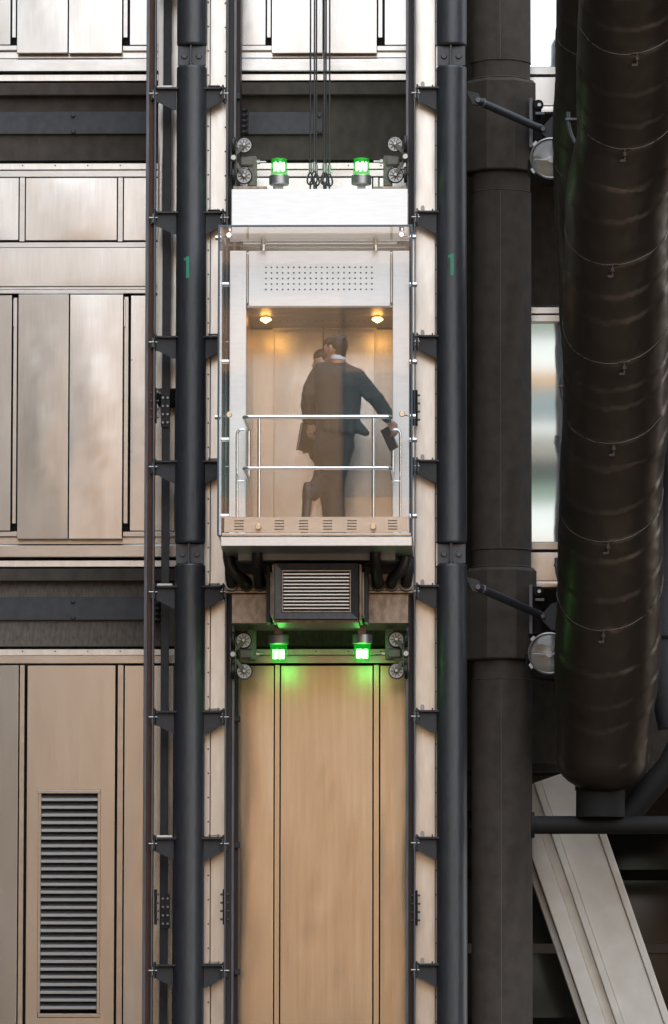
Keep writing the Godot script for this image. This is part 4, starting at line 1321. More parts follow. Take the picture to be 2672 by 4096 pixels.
	for s in [[948.0, 978.0], [1602.0, 1566.0]]:
		var zh := ZR + 0.55
		var foot := at(s[0], 2064, zh)
		var bend := at(s[0], 1719, zh)
		var join := at(s[1], 1719, zh)
		piece(hr, "end_hoop", tube(rounded([Vector3(foot.x, yf, zh), bend, Vector3(join.x, bend.y, zh)], 0.06), 0.012, 14), M.chrome, Vector3.ZERO)
		var rung := at(s[0], 1925, zh)
		piece(hr, "end_rung", tube([Vector3(foot.x, rung.y, zh), Vector3(join.x, rung.y, zh)], 0.010, 12), M.chrome, Vector3.ZERO)
	# upper carriage box
	var hb := bar(t, "header_box", M.steel_white, 925, 756, 1632, 935, 0.32, -0.35, 0.006)
	hb.set_meta("label", "white steel header box above the glass")
	for s in [-1.0, 1.0]:
		var bx := 1000.0 if s < 0 else 1559.0
		bar(t, "base_plate", M.steel_stained, bx - 68, 745, bx + 68, 756, 0.22, -0.2, 0.003)
	roller_guide(t, Vector2(977.5, 581), Vector2(976.8, 705), 935.0, 634.5, [981, 624, 1026, 745], 1.0, false)
	roller_guide(t, Vector2(1580.5, 577), Vector2(1582.5, 701), 1622.0, 630.0, [1533, 622, 1578, 745], -1.0, false)
	roller_guide(t, Vector2(974.6, 2562), Vector2(977.5, 2686), 932.5, 2619.0, [978, 2513, 1023, 2640], 1.0, true)
	roller_guide(t, Vector2(1586, 2558), Vector2(1586, 2684), 1624.5, 2616.0, [1541, 2511, 1586, 2638], -1.0, true)
	for q in [[1116.5, 703, 1], [1445.5, 702, 1], [1114.5, 2577, -1], [1448.5, 2575, -1]]:
		beacon(t, q[0], q[1], q[2])
	# under the floor: cross beam, manifold plates, hoses, carriage box, air conditioning unit
	bar(t, "cross_beam", M.galvanised, 951, 2197, 1582, 2242, 0.85, 0.5, 0.005)
	bar(t, "underframe", M.bracket_paint, 905, 2243, 1640, 2300, 0.4, -0.6, 0.005)
	bar(t, "carriage_box", M.steel_stained, 926, 2374, 1634, 2494, 0.34, -0.45, 0.005)
	for s in [[899.0, 1090.0, [928.0, 986.0, 1039.5]], [1460.0, 1655.0, [1512.5, 1566.0, 1625.0]]]:
		var mp := bar(t, "manifold_plate", M.steel_stained, s[0], 2294, s[1], 2362, 0.40, 0.36, 0.003)
		bar(mp, "lip", M.steel_stained, s[0] + 3, 2362.5, s[1] - 3, 2372, 0.40, 0.30, 0.003)
		for gx in s[2]:
			piece(mp, "socket", lathe([Vector2(0.05, -0.02), Vector2(0.062, -0.02), Vector2(0.062, 0.012), Vector2(0.05, 0.012)], 28), M.steel_stained, along(Vector3(0, 0.3, 1), at(gx, 2337, 0.41)))
	for q in [[[1029.0, 2180.0, 0.95], [1029, 2245, 0.95], [1035, 2300, 0.7], [1039.5, 2338, 0.41]], [[912.0, 2180.0, 0.62], [913, 2250, 0.62], [940, 2300, 0.62], [984, 2322, 0.55], [987, 2340, 0.41]], [[920.0, 2200.0, 0.5], [920, 2280, 0.52], [928, 2338, 0.41]], [[1501.0, 2178.0, 0.95], [1501, 2245, 0.95], [1506, 2300, 0.7], [1512.5, 2336, 0.41]], [[1623.0, 2180.0, 0.62], [1622, 2240, 0.62], [1605, 2285, 0.62], [1568, 2312, 0.55], [1566, 2337, 0.41]], [[1632.0, 2200.0, 0.5], [1632, 2280, 0.52], [1625, 2337, 0.41]]]:
		hose(t, q)
	air_unit(t)

func hose(t: Node3D, q: Array) -> void:
	var path := []
	for p in q:
		path.append(at(p[0], p[1], p[2]))
	path = rounded(path, 0.12, 6)
	# even steps with fine corrugation
	var fine := []
	var radii := []
	var n := 0
	for k in path.size() - 1:
		var steps := maxi(1, int((path[k + 1] - path[k]).length() / 0.006))
		for s in steps:
			fine.append(path[k].lerp(path[k + 1], float(s) / steps))
			radii.append(0.049 if n % 2 == 0 else 0.0465)
			n += 1
	fine.append(path[-1])
	radii.append(0.047)
	var h := piece(t, "air_hose", tube(fine, radii, 20), M.hose_rubber, Vector3.ZERO)
	piece(h, "hose_collar", rod(0.056, 0.03, 28), M.steel_stained, path[0] + Vector3(0, -0.025, 0))

func air_unit(t: Node3D) -> void:
	var zf := 1.15
	var a := bar(t, "air_unit", M.grille_paint, 1098, 2252, 1434, 2478, zf - 0.07, 0.42, 0.006)
	a.set_meta("label", "boxy ventilation unit with slatted grille under the floor")
	# mitred dark frame, sloping in to the grille
	var o := [at(1100.5, 2254, zf), at(1432.5, 2254, zf), at(1432.5, 2475, zf), at(1100.5, 2475, zf)]
	var i := [at(1126, 2279, zf), at(1405, 2279, zf), at(1405, 2450, zf), at(1126, 2450, zf)]
	for k in 4:
		var m := MB.new()
		var j := (k + 1) % 4
		var back := Vector3(0, 0, -0.05)
		var dep := Vector3(0, 0, -0.02)
		var mid: Vector3 = (o[0] + o[2]) / 2
		var nf := ((o[j] - o[k]) as Vector3).cross(i[k] + dep - o[k]).normalized()
		if nf.z < 0:
			nf = -nf
		m.quad(o[k], o[j], i[j] + dep, i[k] + dep, nf)
		var no: Vector3 = ((o[k] + o[j]) / 2 - mid).normalized()
		m.quad(o[k], o[j], o[j] + back, o[k] + back, no)
		m.quad(i[k] + dep, i[j] + dep, i[j] + back, i[k] + back, -no)
		piece(a, "frame", m.mesh(), M.grille_paint, Vector3.ZERO)
	bar(a, "grille_back", M.sealant, 1124, 2277, 1407, 2452, zf - 0.055, zf - 0.065)
	for e in [[1127, 2280, 1404, 2285.5], [1127, 2443.5, 1404, 2449], [1127, 2286, 1132.5, 2443], [1398.5, 2286, 1404, 2443]]:
		bar(a, "grille_rim", M.steel_stained, e[0], e[1], e[2], e[3], zf - 0.012, zf - 0.052, 0.002)
	for k in 11:
		var y := 2295.8 + 13.72 * k
		bar(a, "slat", M.steel_bright, 1133, y - 3.3, 1398, y + 3.3, zf - 0.016, zf - 0.045, 0.004)
	# side flanges
	for e in [[1089, 1094.5, 2258, 2480, zf - 0.10], [1095, 1098.5, 2254, 2482, zf - 0.075], [1081, 1087.5, 2288, 2460, zf - 0.28], [1437.5, 1440, 2254, 2482, zf - 0.075], [1440.5, 1446, 2258, 2480, zf - 0.10], [1449, 1456, 2288, 2460, zf - 0.28]]:
		bar(a, "side_flange", M.steel_stained, e[0], e[2], e[1], e[3], e[4], 0.5, 0.002)
	for e in [[1065, 1081], [1456.5, 1472.5]]:
		bar(a, "side_wing", M.bracket_paint, e[0], 2265, e[1], 2488, zf - 0.45, 0.38, 0.003)
	bar(a, "bottom_trim", M.steel_stained, 1101, 2478.5, 1433, 2484, zf - 0.055, 0.45, 0.002)
	bar(a, "bottom_pan", M.steel_stained, 1104, 2485, 1434, 2490, zf - 0.075, 0.45, 0.002)

func roller_guide(t: Node3D, w1: Vector2, w2: Vector2, ex: float, ey: float, hz: Array, s: float, low: bool) -> void:
	var u := unit(0.0)
	var h := bar(t, "roller_guide", M.housing_paint, hz[0] + (9 if s > 0 else 0), hz[1], hz[2] - (0 if s > 0 else 9), hz[3], 0.02, -0.12, 0.008)
	var c := at((hz[0] + hz[2]) / 2.0, hz[1] + 24.0 if not low else hz[3] - 24.0, 0.0)
	piece(h, "housing_head", box(0.12, 0.085, 0.11, 0.014), M.housing_paint, c + Vector3(-s * 0.035, 0, -0.01))
	piece(h, "adjusting_bolt", hexagon(0.02, 0.03), M.bolt_steel, along(Vector3(s, 0, 0), c + Vector3(s * 0.066, 0.0, 0)))
	piece(h, "adjusting_screw", rod(0.009, 0.07, 12), M.bolt_steel, along(Vector3(s, 0, 0), c + Vector3(s * 0.10, 0.0, 0)))
	var piv := at(ex, ey, 0.06)
	# rocker arm between two plates
	for d in [-1.0, 1.0]:
		piece(h, "rocker_plate", box(0.007, 0.30, 0.06, 0.002), M.housing_paint, piv + Vector3(d * 0.022, 0, 0.015))
	piece(h, "rocker_block", box(0.042, 0.07, 0.05, 0.006), M.housing_paint, piv + Vector3(0, 0, 0.0))
	piece(h, "pivot", disc_pin(0.0245, 0.03), M.bolt_steel, along(Vector3.BACK, piv + Vector3(0, 0, 0.055)))
	var k := 0
	for w in [w1, w2]:
		var c1 := at(w.x, w.y, 0.03)
		var ax := along(Vector3.BACK, c1)
		var rr := 33.0 * u
		piece(h, "tyre", tyre_mesh(rr), M.tyre_rubber, ax)
		piece(h, "wheel_rim", wheel_mesh(rr * 0.85), M.aluminium, ax)
		piece(h, "spokes", shapes["spokes"], M.housing_paint, ax)
		# link to the rocker
		var to := piv + Vector3(s * 0.03, (0.055 if k == 0 else -0.055), 0.0)
		var d := c1 - to
		d.z = 0
		var xf := Transform3D(Basis(Vector3.BACK, atan2(d.y, d.x)), Vector3((c1.x + to.x) / 2, (c1.y + to.y) / 2, 0.068))
		piece(h, "link", box(d.length() + 0.03, 0.034, 0.012, 0.004), M.housing_paint, xf)
		piece(h, "axle", disc_pin(0.013, 0.03), M.bolt_steel, along(Vector3.BACK, c1 + Vector3(0, 0, 0.045)))
		# roller on the face of the rail, seen edge on
		var c2 := at(ex, (w.y - 2.0), 0.08)
		piece(h, "tyre", tyre_mesh(rr), M.tyre_rubber, along(Vector3.RIGHT, Vector3(c2.x, c2.y, 0.0075 + rr)))
		k += 1

func tyre_mesh(r: float) -> Mesh:
	return lathe([Vector2(r * 0.84, -0.012), Vector2(r * 0.94, -0.014), Vector2(r, -0.009), Vector2(r, 0.009), Vector2(r * 0.94, 0.014), Vector2(r * 0.84, 0.012)], 40)

func wheel_mesh(r: float) -> Mesh:
	var key := "wheel %.4f" % r
	if shapes.has(key):
		return shapes[key]
	var m := MB.new()
	var prof := [Vector2(0, 0.015), Vector2(r * 0.30, 0.015), Vector2(r * 0.34, 0.011), Vector2(r * 0.34, 0.002), Vector2(r * 0.86, 0.002), Vector2(r * 0.9, 0.013), Vector2(r, 0.013), Vector2(r, -0.01), Vector2(0, -0.01)]
	for k in prof.size() - 1:
		var a: Vector2 = prof[k]
		var b: Vector2 = prof[k + 1]
		var d := b - a
		var nn := Vector2(-d.y, d.x).normalized() * (-1.0 if k < 0 else 1.0)
		for i in 36:
			var c0 := Vector3(cos(TAU * i / 36), 0, sin(TAU * i / 36))
			var c1 := Vector3(cos(TAU * (i + 1) / 36), 0, sin(TAU * (i + 1) / 36))
			m.quads(c0 * a.x + Vector3(0, a.y, 0), c1 * a.x + Vector3(0, a.y, 0), c1 * b.x + Vector3(0, b.y, 0), c0 * b.x + Vector3(0, b.y, 0), c0 * nn.x + Vector3(0, nn.y, 0), c1 * nn.x + Vector3(0, nn.y, 0), c1 * nn.x + Vector3(0, nn.y, 0), c0 * nn.x + Vector3(0, nn.y, 0))
	var sp := MB.new()
	for i in 9:
		var b := Basis(Vector3.UP, TAU * i / 9)
		sp.add_box(b * Vector3(r * 0.6, 0.006, 0), Vector3(r * 0.56, 0.012, 0.0075), b)
	shapes["spokes"] = sp.mesh()
	shapes[key] = m.mesh()
	return shapes[key]

func beacon(t: Node3D, gx: float, gy: float, s: float) -> void:
	# gy marks the joint of lens and base; s = 1 stands up, -1 hangs
	var z := 0.12 if s > 0 else 0.15
	var c := at(gx, gy, z)
	var xf := Transform3D(Basis(Vector3.BACK, 0.0 if s > 0 else PI), c)
	var r := 34.0 * unit(z)
	var lh := 68.0 * unit(z) if s > 0 else 73.0 * unit(z)
	var b := piece(t, "beacon", lathe([Vector2(0, -0.082), Vector2(r * 1.12, -0.082), Vector2(r * 1.19, -0.075), Vector2(r * 1.19, -0.004), Vector2(r * 1.1, 0.0), Vector2(0, 0.0)], 40), M.aluminium, xf)
	b.set_meta("label", "lit green signal beacon")
	piece(b, "lens", lathe([Vector2(r, 0.001), Vector2(r, 0.02), Vector2(r * 0.97, 0.03), Vector2(r * 0.91, lh - 0.006), Vector2(r * 0.86, lh), Vector2(0, lh)], 40), M.beacon_lens, xf)
	for k in 6:
		var d := Vector3(cos(TAU * (k + 0.25) / 6), 0, sin(TAU * (k + 0.25) / 6)) * r * 0.58
		piece(b, "led_tube", rod(0.0085, lh * 0.5, 12, 0.005), M.beacon_led, xf * Transform3D(Basis(), d + Vector3(0, lh * 0.55, 0)))
	for k in 9:
		piece(b, "lens_ring", lathe([Vector2(r * 0.975 - k * 0.0009, 0.0), Vector2(r * 1.0 - k * 0.0009, 0.002), Vector2(r * 0.975 - k * 0.0009, 0.004)], 32), M.beacon_lens, xf * Transform3D(Basis(), Vector3(0, 0.035 + k * lh * 0.075, 0)))
	piece(b, "post", box(0.072, 0.11 if s > 0 else 0.13, 0.03, 0.003), M.aluminium if s > 0 else M.steel_stained, xf * Transform3D(Basis(), Vector3(0, -0.13, -0.015 * s)))
	var li := OmniLight3D.new()
	li.name = "beacon_light"
	li.light_color = Color(0.05, 1.0, 0.09)
	li.light_energy = 0.014 if s > 0 else 0.026
	li.light_size = 0.05
	li.omni_range = 8.0
	li.omni_attenuation = 2.0
	li.shadow_enabled = true
	b.add_child(li)
	li.position = Vector3(0, lh * 0.55, 0)

# ---------------------------------------------------------------- suspension cables
func build_cables() -> void:
	var k := 0
	var names := ["first from the left", "second from the left", "third from the left", "third from the right", "second from the right", "first from the right"]
	for q in [[1241.0, 654.0, 0.16], [1257.0, 648.0, 0.22], [1265.0, 659.0, 0.10], [1296.0, 654.0, 0.22], [1303.5, 656.0, 0.10], [1318.0, 660.0, 0.16]]:
		var z: float = q[2]
		var u := unit(z)
		var top := at(q[0], -600, z)
		var sock := at(q[0], q[1] + 18, z)
		var foot := at(q[0], 756, z)
		var t := thing("suspension_cable", "dark steel suspension cable above the lift, " + names[k], "cable", foot, "suspension cables above the lift")
		# laid rope: strands winding round the core
		piece(t, "rope", tube([Vector3(sock.x, top.y, z), sock], 3.4 * u, 12), M.cable_steel, Vector3.ZERO)
		piece(t, "ferrule", rod(6.4 * u, 37 * u, 18), M.aluminium, sock)
		var y1 := sock.y - 18 * u
		var eye := []
		for i in 17:
			var a := PI / 2 + TAU * i / 16
			var wd := 15.0 * u * (0.35 + 0.65 * (0.5 - 0.5 * sin(a))) 
			eye.append(Vector3(sock.x + cos(a) * wd * 1.1, y1 - 25 * u + sin(a) * 25 * u, z))
		piece(t, "thimble_eye", tube(eye, 3.6 * u, 10, false), M.cable_steel, Vector3.ZERO)
		piece(t, "eye_bolt", tube(rounded([Vector3(sock.x, foot.y - 0.004, z - 0.02), Vector3(sock.x, y1 - 42 * u, z - 0.03), Vector3(sock.x, y1 - 38 * u, z), Vector3(sock.x, y1 - 42 * u, z + 0.03), Vector3(sock.x, foot.y - 0.004, z + 0.02)], 0.02), 3.4 * u, 10), M.cable_steel, Vector3.ZERO)
		k += 1

# ---------------------------------------------------------------- people: one smooth skin round a skeleton of tapered bones
func blob(bones: Array, cell: float, blend: float) -> Mesh:
	var lo := Vector3(1e9, 1e9, 1e9)
	var hi := -lo
	for b in bones:
		var r := maxf(b[2], b[3])
		for p in [b[0], b[1]]:
			lo = lo.min(p - Vector3(r, r, r))
			hi = hi.max(p + Vector3(r, r, r))
	var pad := cell * 3.0 + blend
	lo -= Vector3(pad, pad, pad)
	hi += Vector3(pad, pad, pad)
	var nx := int((hi.x - lo.x) / cell) + 2
	var ny := int((hi.y - lo.y) / cell) + 2
	var nz := int((hi.z - lo.z) / cell) + 2
	var f := PackedFloat32Array()
	f.resize(nx * ny * nz)
	f.fill(1.0)
	for b in bones:
		var a: Vector3 = b[0]
		var e: Vector3 = b[1]
		var ra: float = b[2]
		var rb: float = b[3]
		var d := e - a
		var dd := maxf(d.length_squared(), 1e-9)
		var r := maxf(ra, rb) + pad
		var i0 := ((a.min(e) - Vector3(r, r, r) - lo) / cell).floor().max(Vector3.ZERO)
		var i1 := ((a.max(e) + Vector3(r, r, r) - lo) / cell).ceil().min(Vector3(nx - 1, ny - 1, nz - 1))
		for z in range(int(i0.z), int(i1.z) + 1):
			for y in range(int(i0.y), int(i1.y) + 1):
				var row := (z * ny + y) * nx
				for x in range(int(i0.x), int(i1.x) + 1):
					var p := lo + Vector3(x, y, z) * cell
					var t := clampf((p - a).dot(d) / dd, 0.0, 1.0)
					var s := (p - a - d * t).length() - lerpf(ra, rb, t)
					var o := f[row + x]
					if s - o >= blend:
						continue
					var h := clampf(0.5 + 0.5 * (o - s) / blend, 0.0, 1.0)
					f[row + x] = lerpf(o, s, h) - blend * h * (1.0 - h)
	# surface nets
	var vid := {}
	var vs := PackedVector3Array()
	var ns := PackedVector3Array()
	var corner := [0, 1, nx, nx + 1, nx * ny, nx * ny + 1, nx * ny + nx, nx * ny + nx + 1]
	var cpos := [Vector3(0, 0, 0), Vector3(1, 0, 0), Vector3(0, 1, 0), Vector3(1, 1, 0), Vector3(0, 0, 1), Vector3(1, 0, 1), Vector3(0, 1, 1), Vector3(1, 1, 1)]
	var edges := [[0, 1], [2, 3], [4, 5], [6, 7], [0, 2], [1, 3], [4, 6], [5, 7], [0, 4], [1, 5], [2, 6], [3, 7]]
	for z in nz - 1:
		for y in ny - 1:
			for x in nx - 1:
				var at0 := (z * ny + y) * nx + x
				var v0 := f[at0]
				if v0 > cell * 2.0:
					continue
				var neg := 0
				for c in 8:
					if f[at0 + corner[c]] < 0.0:
						neg += 1
				if neg == 0 or neg == 8:
					continue
				var sum := Vector3.ZERO
				var cnt := 0
				for e in edges:
					var f0 := f[at0 + corner[e[0]]]
					var f1 := f[at0 + corner[e[1]]]
					if (f0 < 0.0) != (f1 < 0.0):
						sum += (cpos[e[0]] as Vector3).lerp(cpos[e[1]], f0 / (f0 - f1))
						cnt += 1
				vid[at0] = vs.size()
				vs.append(lo + (Vector3(x, y, z) + sum / cnt) * cell)
				var gx := f[at0 + 1] + f[at0 + corner[3]] + f[at0 + corner[5]] + f[at0 + corner[7]] - f[at0] - f[at0 + corner[2]] - f[at0 + corner[4]] - f[at0 + corner[6]]
				var gy := f[at0 + corner[2]] + f[at0 + corner[3]] + f[at0 + corner[6]] + f[at0 + corner[7]] - f[at0] - f[at0 + 1] - f[at0 + corner[4]] - f[at0 + corner[5]]
				var gz := f[at0 + corner[4]] + f[at0 + corner[5]] + f[at0 + corner[6]] + f[at0 + corner[7]] - f[at0] - f[at0 + 1] - f[at0 + corner[2]] - f[at0 + corner[3]]
				ns.append(Vector3(gx, gy, gz).normalized())
	var m := MB.new()
	var step := [1, nx, nx * ny]
	for at0 in vid:
		for k in 3:
			var s0: bool = f[at0] < 0.0
			var s1: bool = f[at0 + step[k]] < 0.0
			if s0 == s1:
				continue
			var i: int = step[(k + 1) % 3]
			var j: int = step[(k + 2) % 3]
			if not (vid.has(at0 - i) and vid.has(at0 - j) and vid.has(at0 - i - j)):
				continue
			var q := [vid[at0], vid[at0 - i], vid[at0 - i - j], vid[at0 - j]]
			m.quads(vs[q[0]], vs[q[1]], vs[q[2]], vs[q[3]], ns[q[0]], ns[q[1]], ns[q[2]], ns[q[3]])
	return m.mesh()

# head bones in a frame: face looks along fwd
func head_bones(c: Vector3, fwd: Vector3, up: Vector3) -> Dictionary:
	var side := fwd.cross(up).normalized()
	var w := func(f: float, u: float, s: float) -> Vector3: return c + fwd * f + up * u + side * s
	var skull := [
		[w.call(-0.025, 0.02, 0), w.call(0.02, 0.028, 0), 0.083, 0.076],
		[w.call(0.03, -0.03, 0), w.call(0.038, -0.075, 0), 0.058, 0.042],
		[w.call(0.03, 0.0, 0.02), w.call(0.03, 0.0, -0.02), 0.058, 0.058],
		[w.call(0.088, 0.012, 0), w.call(0.104, -0.022, 0), 0.010, 0.015],
		[w.call(0.080, 0.034, 0.03), w.call(0.080, 0.034, -0.03), 0.014, 0.014],
		[w.call(0.076, -0.055, 0.014), w.call(0.076, -0.055, -0.014), 0.014, 0.014],
		[w.call(0.062, -0.092, 0.01), w.call(0.062, -0.092, -0.01), 0.022, 0.022],
		[w.call(-0.02, -0.05, 0), w.call(-0.03, -0.15, 0), 0.056, 0.06]]
	for s in [-1.0, 1.0]:
		skull.append([w.call(-0.012, 0.015, s * 0.082), w.call(-0.006, -0.022, s * 0.078), 0.014, 0.010])
	var hair := [
		[w.call(-0.035, 0.035, 0), w.call(0.03, 0.052, 0), 0.087, 0.072],
		[w.call(-0.05, -0.03, 0), w.call(-0.055, -0.055, 0), 0.062, 0.05],
		[w.call(0.05, 0.088, 0.02), w.call(0.075, 0.076, -0.02), 0.028, 0.024],
		[w.call(-0.02, 0.10, 0.03), w.call(0.03, 0.105, 0.01), 0.022, 0.022],
		[w.call(-0.03, 0.11, -0.02), w.call(0.01, 0.118, -0.01), 0.016, 0.014],
		[w.call(0.012, 0.012, 0.066), w.call(0.016, 0.026, 0.062), 0.014, 0.02],
		[w.call(0.012, 0.012, -0.066), w.call(0.016, 0.026, -0.062), 0.014, 0.02]]
	# tufts
	for k in 26:
		var a := k * 2.4
		var hgt: float = 0.03 + 0.085 * fposmod(k * 0.618, 1.0)
		var rad: float = 0.088 * sqrt(maxf(0.1, 1.0 - pow((hgt - 0.03) / 0.1, 2.0)))
		var q: Vector3 = w.call(-0.02 + cos(a) * rad, hgt, sin(a) * rad * 0.86)
		if cos(a) < 0.55 or hgt > 0.09:
			hair.append([q, q + fwd * 0.022 * sin(k * 1.7) + up * 0.014, 0.014, 0.007])
	var eyes := [w.call(0.083, 0.018, 0.031), w.call(0.083, 0.018, -0.031)]
	return {"skull": skull, "hair": hair, "eyes": eyes}

func hand_bones(wrist: Vector3, dir: Vector3, palm: Vector3, thumb_side: float) -> Array:
	var side := dir.cross(palm).normalized() * thumb_side
	var out := [[wrist, wrist + dir * 0.03, 0.026, 0.026]]
	var base := wrist + dir * 0.085
	for k in 4:
		var o := side * (0.027 - 0.018 * k)
		out.append([wrist + dir * 0.025 + o * 0.6, base + o, 0.016, 0.0125])
		var len: float = [0.068, 0.076, 0.071, 0.056][k]
		var p1 := base + o + dir * len * 0.45 + palm * len * 0.16
		var p2 := p1 + dir * len * 0.24 + palm * len * 0.34
		var p3 := p2 + palm * len * 0.3 + dir * len * 0.05
		out.append([base + o, p1, 0.0095, 0.009])
		out.append([p1, p2, 0.009, 0.0083])
		out.append([p2, p3, 0.0083, 0.0075])
	var t0 := wrist + dir * 0.03 + side * 0.026
	var t1 := t0 + dir * 0.035 + side * 0.026 + palm * 0.012
	out.append([t0, t1, 0.014, 0.0115])
	out.append([t1, t1 + dir * 0.03 + palm * 0.016, 0.011, 0.009])
	return out

func figure(called_label: String, where: Vector3, head_at: Vector3, fwd: Vector3, j: Dictionary, jacket_mat: Material) -> Node3D:
	var h := head_bones(head_at, fwd, Vector3.UP)
	var skin: Array = h.skull.duplicate()
	skin.append([j.neck + Vector3(0, 0.03, 0), j.neck, 0.056, 0.062])
	var lim := [[j.neck, j.chest, 0.06, 0.085], [j.chest, j.waist, 0.085, 0.085], [j.waist, j.hip, 0.085, 0.09],
		[j.ls, j.le, 0.05, 0.042], [j.le, j.lw, 0.04, 0.028], [j.rs, j.re, 0.05, 0.042], [j.re, j.rw, 0.04, 0.028],
		[j.neck - Vector3(0, 0.06, 0), j.ls, 0.035, 0.04], [j.neck - Vector3(0, 0.06, 0), j.rs, 0.035, 0.04],
		[j.lh, j.lk, 0.075, 0.055], [j.lk, j.la, 0.052, 0.036], [j.rh, j.rk, 0.075, 0.055], [j.rk, j.ra, 0.052, 0.036],
		[j.la, j.lt, 0.034, 0.026], [j.ra, j.rt, 0.034, 0.026]]
	var body_mesh := blob(lim + skin + hand_bones(j.lw, j.ld, j.lp, j.lts) + hand_bones(j.rw, j.rd, j.rp, j.rts), 0.0085, 0.012)
	var o := MeshInstance3D.new()
	o.name = numbered("person")
	o.mesh = body_mesh
	o.material_override = M.skin
	add_child(o)
	o.set_meta("label", called_label)
	o.set_meta("category", "person")
	o.set_meta("group", "people in the lift")
	piece(o, "hair", blob(h.hair, 0.0055, 0.01), M.hair, Vector3.ZERO)
	for e in h.eyes:
		piece(o, "eye", rod(0.009, 0.008, 12), M.hair, along(fwd, e))
	# jacket: torso, tails, sleeves
	var s: Vector3 = (j.rs - j.ls).normalized()
	var jk := [
		[j.ls + Vector3(0, -0.02, 0), j.rs + Vector3(0, -0.02, 0), 0.07, 0.07],
		[j.neck + Vector3(0, -0.04, 0), j.ls, 0.062, 0.064], [j.neck + Vector3(0, -0.04, 0), j.rs, 0.062, 0.06],
		[j.chest - s * 0.085, j.waist - s * 0.07, 0.125, 0.118], [j.chest + s * 0.085, j.waist + s * 0.07, 0.125, 0.118],
		[j.ls.lerp(j.chest, 0.35), j.chest - s * 0.08, 0.11, 0.12], [j.rs.lerp(j.chest, 0.35), j.chest + s * 0.08, 0.11, 0.12],
		[j.waist - s * 0.07, j.hem_l, 0.118, 0.07], [j.waist + s * 0.05, j.hem_r, 0.10, 0.03], [j.waist + s * 0.06, j.hem_m, 0.115, 0.06], [j.waist, (j.hem_l + j.hem_m) / 2, 0.12, 0.085], [j.chest + Vector3(0, 0.06, 0), j.waist, 0.125, 0.12],
		[j.ls, j.le, 0.068, 0.060], [j.le, j.lw + (j.le - j.lw).normalized() * 0.02, 0.060, 0.046],
		[j.rs, j.re, 0.066, 0.060], [j.re, j.rw + (j.re - j.rw).normalized() * 0.02, 0.060, 0.046]]
	# folds of the cloth at elbow and armpit
	for k in 4:
		var q: float = 0.3 + 0.17 * k
		jk.append([(j.rs as Vector3).lerp(j.re, q) + Vector3(0.02, 0.02, 0.03), (j.rs as Vector3).lerp(j.re, q + 0.05) + Vector3(-0.04, -0.03, 0.035), 0.034, 0.03])
		jk.append([(j.re as Vector3).lerp(j.rw, 0.1 + 0.2 * k) + Vector3(0.03, 0.02, 0.01), (j.re as Vector3).lerp(j.rw, 0.16 + 0.2 * k) + Vector3(-0.02, -0.01, 0.02), 0.034, 0.03])
		jk.append([(j.ls as Vector3).lerp(j.le, q) + Vector3(-0.035, 0.02, 0.02), (j.ls as Vector3).lerp(j.le, q + 0.05) + Vector3(0.02, -0.02, 0.03), 0.036, 0.03])
		jk.append([j.waist + s * (-0.12 + 0.08 * k) + Vector3(0, 0.1, 0.085), j.waist + s * (-0.10 + 0.07 * k) + Vector3(0, -0.12, 0.095), 0.028, 0.03])
	piece(o, "jacket", blob(jk, 0.0105, 0.022), jacket_mat, Vector3.ZERO)
	for q in [[j.lw, j.le], [j.rw, j.re]]:
		var dq: Vector3 = (q[1] - q[0]).normalized()
		piece(o, "cuff", tube([q[0] - dq * 0.012, q[0] + dq * 0.03], [0.034, 0.036], 18), M.shirt, Vector3.ZERO)
	piece(o, "collar", tube([j.neck + Vector3(0, 0.016, 0), j.neck + Vector3(0.002, 0.05, 0)], [0.072, 0.064], 24), M.shirt, Vector3.ZERO)
	var tr := [[j.hip - s * 0.06, j.hip + s * 0.06, 0.115, 0.115], [j.lh, j.lk, 0.095, 0.078], [j.lk, j.la, 0.078, 0.07], [j.rh, j.rk, 0.105, 0.09], [j.rk, j.ra, 0.09, 0.088]]
	for k in 3:
		tr.append([(j.rk as Vector3) + Vector3(-0.05 + 0.03 * k, 0.08 - 0.07 * k, 0.05), (j.rk as Vector3) + Vector3(0.03, 0.05 - 0.07 * k, 0.06), 0.03, 0.03])
	piece(o, "trousers", blob(tr, 0.0115, 0.03), M.trousers, Vector3.ZERO)
	for q in [[j.la, j.lt], [j.ra, j.rt]]:
		var d: Vector3 = (q[1] - q[0]).normalized()
		var sole: Vector3 = j.sole_l if q[0] == j.la else Vector3.DOWN
		var a: Vector3 = q[0] + sole * 0.035
		var sh := blob([[a - d * 0.05, a + d * 0.03, 0.042, 0.043], [q[0], a, 0.045, 0.045], [a + d * 0.03, q[1] + sole * 0.012, 0.044, 0.034], [a - d * 0.06 + sole * 0.03, a - d * 0.02 + sole * 0.03, 0.026, 0.026]], 0.008, 0.02)
		piece(o, "shoe", sh, M.shoe_leather, Vector3.ZERO)
	return o

